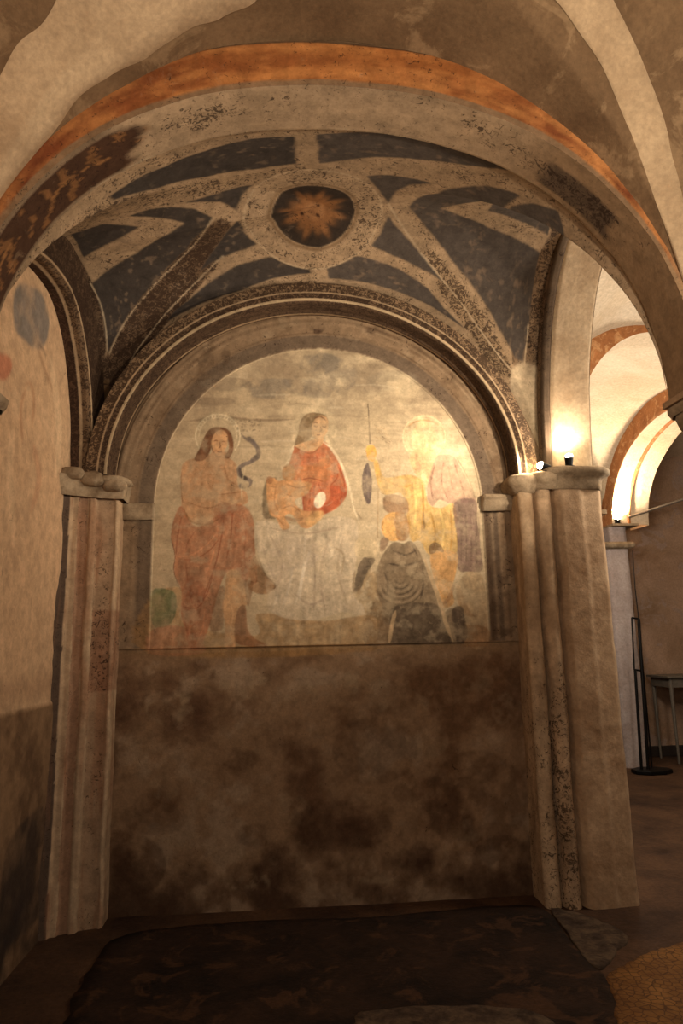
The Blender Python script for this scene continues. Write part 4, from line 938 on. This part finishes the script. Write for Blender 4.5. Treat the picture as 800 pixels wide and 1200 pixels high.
v = N(nt, 'ShaderNodeTexVoronoi', feature='DISTANCE_TO_EDGE'); v.inputs['Scale'].default_value = 26
g = N(nt, 'ShaderNodeNewGeometry'); nt.links.new(g.outputs['Position'], v.inputs['Vector'])
bs = nt.nodes['Principled BSDF']; src = bs.inputs['Base Color'].links[0].from_socket
nt.links.new(mix(nt, lin((74, 50, 28)), src, ramp(nt, v.outputs['Distance'], [(.02, 0), (.09, 1)])), bs.inputs['Base Color'])

# ------------------------------------------------------------------ stand and table in the aisle
stt = thing('display_stand', 'thin black metal stand on a heavy base beside the far pier', 'stand', (4.42, 8.36, 0))
def W(p, z): return (p[0], p[1], z)
Yst = 8.36
q = lambda u, v: tuple(atY(u, v, Yst))
oct_ = [(4.43+.25*math.cos(a), Yst+.17*math.sin(a)) for a in np.radians(np.arange(0, 360, 45)+22)]
V = [(x, y, .0) for x, y in oct_]+[(x, y, .05) for x, y in oct_]
bevel(join('base_plate', [(V, [tuple(range(8))[::-1], tuple(range(8, 16))]+[(i, (i+1) % 8, 8+(i+1) % 8, 8+i) for i in range(8)])], M_black, stt), .01)
def g_(p): p = q(*p); return p
foot1 = (q(750, 888)[0], Yst, .05); foot2 = (q(758, 888)[0], Yst, .05)
join('upright', [rod(foot1, g_((744, 785)), .017)], M_black, stt)
join('upright', [rod(foot2, g_((748, 725)), .019)], M_black, stt)
join('head_frame', [rod(g_((740, 724)), g_((743, 785)), .010), rod(g_((740, 724)), g_((748, 725)), .012), rod(g_((743, 785)), g_((751, 786)), .012)], M_black, stt)
join('rear_stay', [rod((q(767, 885)[0], Yst+.1, .03), g_((748, 728)), .010)], M_black, stt)
join('cable', [rod(g_((748, 725)), g_((744, 690)), .006), rod(g_((744, 690)), g_((741, 645)), .005)], M_black, stt)
tb = thing('side_table', 'grey wooden table standing against the far wall at the right edge', 'table', (5.6, 9.1, 0))
tx0 = atY(780, 792, 8.9)[0]; zt = atY(785, 792, 8.9)[2]
bevel(join('tabletop', [box((tx0+.55, 9.1, zt-.015), (1.14, .55, .03))], M_grey, tb), .005)
bevel(join('apron', [box((tx0+.55, 8.875, zt-.09), (1.06, .02, .12)), box((tx0+.55, 9.33, zt-.09), (1.06, .02, .12)), box((tx0+.03, 9.1, zt-.09), (.02, .44, .12)), box((tx0+1.07, 9.1, zt-.09), (.02, .44, .12))], M_grey, tb), .003)
for sx in (.045, 1.055):
    for sy in (8.885, 9.32):
        bevel(join('leg', [rod((tx0+sx, sy, 0), (tx0+sx, sy, zt-.03), .016, 8, .028)], M_grey, tb), .002)
# tie rod crossing the aisle
tie = join('tie_rod', [rod(atY(736, 606, 8.66), atY(860, 566, 8.3), .018, 10)], M_iron); tag(tie, 'iron tie rod running from the far pier across the lit aisle', 'rod')

# ------------------------------------------------------------------ spotlights
def aim(o, d): o.rotation_euler = Vector(d).to_track_quat('-Z', 'Y').to_euler()
def fixture(loc, d, label, r=.03, on=True):
    LOCAL[0] = True; t = thing('spotlight', label, 'lamp', loc); d = Vector(d).normalized(); z = Vector((0, 0, 1))
    join('base', [rod((0, 0, 0), (0, 0, .012), r*1.2, 16)], M_black, t)
    join('bracket', [rod((0, 0, .01), (0, 0, .04), .006, 8)], M_black, t)
    a = z*.045-d*.03; b = z*.045+d*.03
    join('housing', [rod(a, b, r*.8, 18, r)], M_black, t)
    join('lens', [blob(b, r*.8, (1, 1, 1), 0)], M_lamp, t, sm=True)
    LOCAL[0] = False
    return Vector(loc)+b+d*(r+.012)
def lamp(name, kind, loc, power, col, size=.03, d=None, ang=None, blend_=.6):
    L = bpy.data.lights.new(name, kind); L.energy = power; L.color = col
    if kind in ('POINT', 'SPOT'): L.shadow_soft_size = size
    if kind == 'AREA': L.size = size
    if ang: L.spot_size = math.radians(ang); L.spot_blend = blend_
    o = bpy.data.objects.new(name, L); C.objects.link(o); o.location = loc
    if d is not None: aim(o, d)
    return o
WARM = (1.0, .78, .54); WARM2 = (1.0, .82, .62)
pA = fixture((1.95, 4.37, 2.752), (.0, -.2, 1), 'small uplight glowing on top of the right pier capital')
lamp('uplight', 'SPOT', pA, 8, WARM2, .02, (-.1, .0, 1), 165, .7)
pB = fixture((1.775, 4.36, 2.712), (-1, -.10, .30), 'small spotlight on the round shaft capitals of the right pier')
lamp('chapel_uplight', 'SPOT', pB, 18, WARM2, .02, (-1, -.12, .10), 120, .9)
# lamp on the front right corbel, out of frame, aimed at the fresco
pC = fixture((2.02, 2.95, 2.732), (-.75, .65, .02), 'small spotlight on the front right pier aimed at the fresco')
lamp('fresco_spot', 'SPOT', Vector((1.84, 3.08, 2.80)), 68, WARM2, .04, (-1.2, 1.5, .22), 95, 1.0)
pD = fixture((4.48, 8.70, 3.115), (0, -.4, 1), 'bright small spotlight on top of the far pier', .045)
lamp('aisle_uplight', 'SPOT', pD, 150, WARM, .05, (.12, -.25, 1), 165, .5)
lamp('aisle_fill', 'POINT', (3.3, 6.6, 2.9), 46, (1, .86, .70), .25)
lamp('aisle_fill', 'POINT', (3.2, 4.2, 3.0), 44, (1, .86, .70), .2)
# nave uplight behind the viewer, then an added fill
lamp('nave_light', 'SPOT', (1.4, .5, 2.7), 95, WARM2, .12, (-.3, .6, 1), 160, .8)
lamp('nave_light', 'POINT', (-.2, -.4, 2.5), 48, (1, .82, .66), .3)  # soft fill added to lift the pier and lower wall, no fixture

# ------------------------------------------------------------------ world, camera, view
w = bpy.data.worlds.new('world'); bpy.context.scene.world = w; w.use_nodes = True
w.node_tree.nodes['Background'].inputs['Color'].default_value = (.34, .30, .27, 1)
w.node_tree.nodes['Background'].inputs['Strength'].default_value = .10
cam = bpy.data.cameras.new('camera'); co = bpy.data.objects.new('camera', cam); C.objects.link(co)
from mathutils import Matrix
co.matrix_world = Matrix(((CR[0], CU[0], -CF[0], 0), (CR[1], CU[1], -CF[1], 0), (CR[2], CU[2], -CF[2], EYE), (0, 0, 0, 1)))
cam.sensor_fit = 'VERTICAL'; cam.sensor_height = 36; cam.lens = 36*F/1200; cam.clip_start = .05
bpy.context.scene.camera = co
vs = bpy.context.scene.view_settings
bpy.context.scene.display_settings.display_device = 'sRGB'
vs.view_transform = 'Standard'; vs.look = 'None'; vs.gamma = 1; vs.exposure = 1.25; vs.use_curve_mapping = False
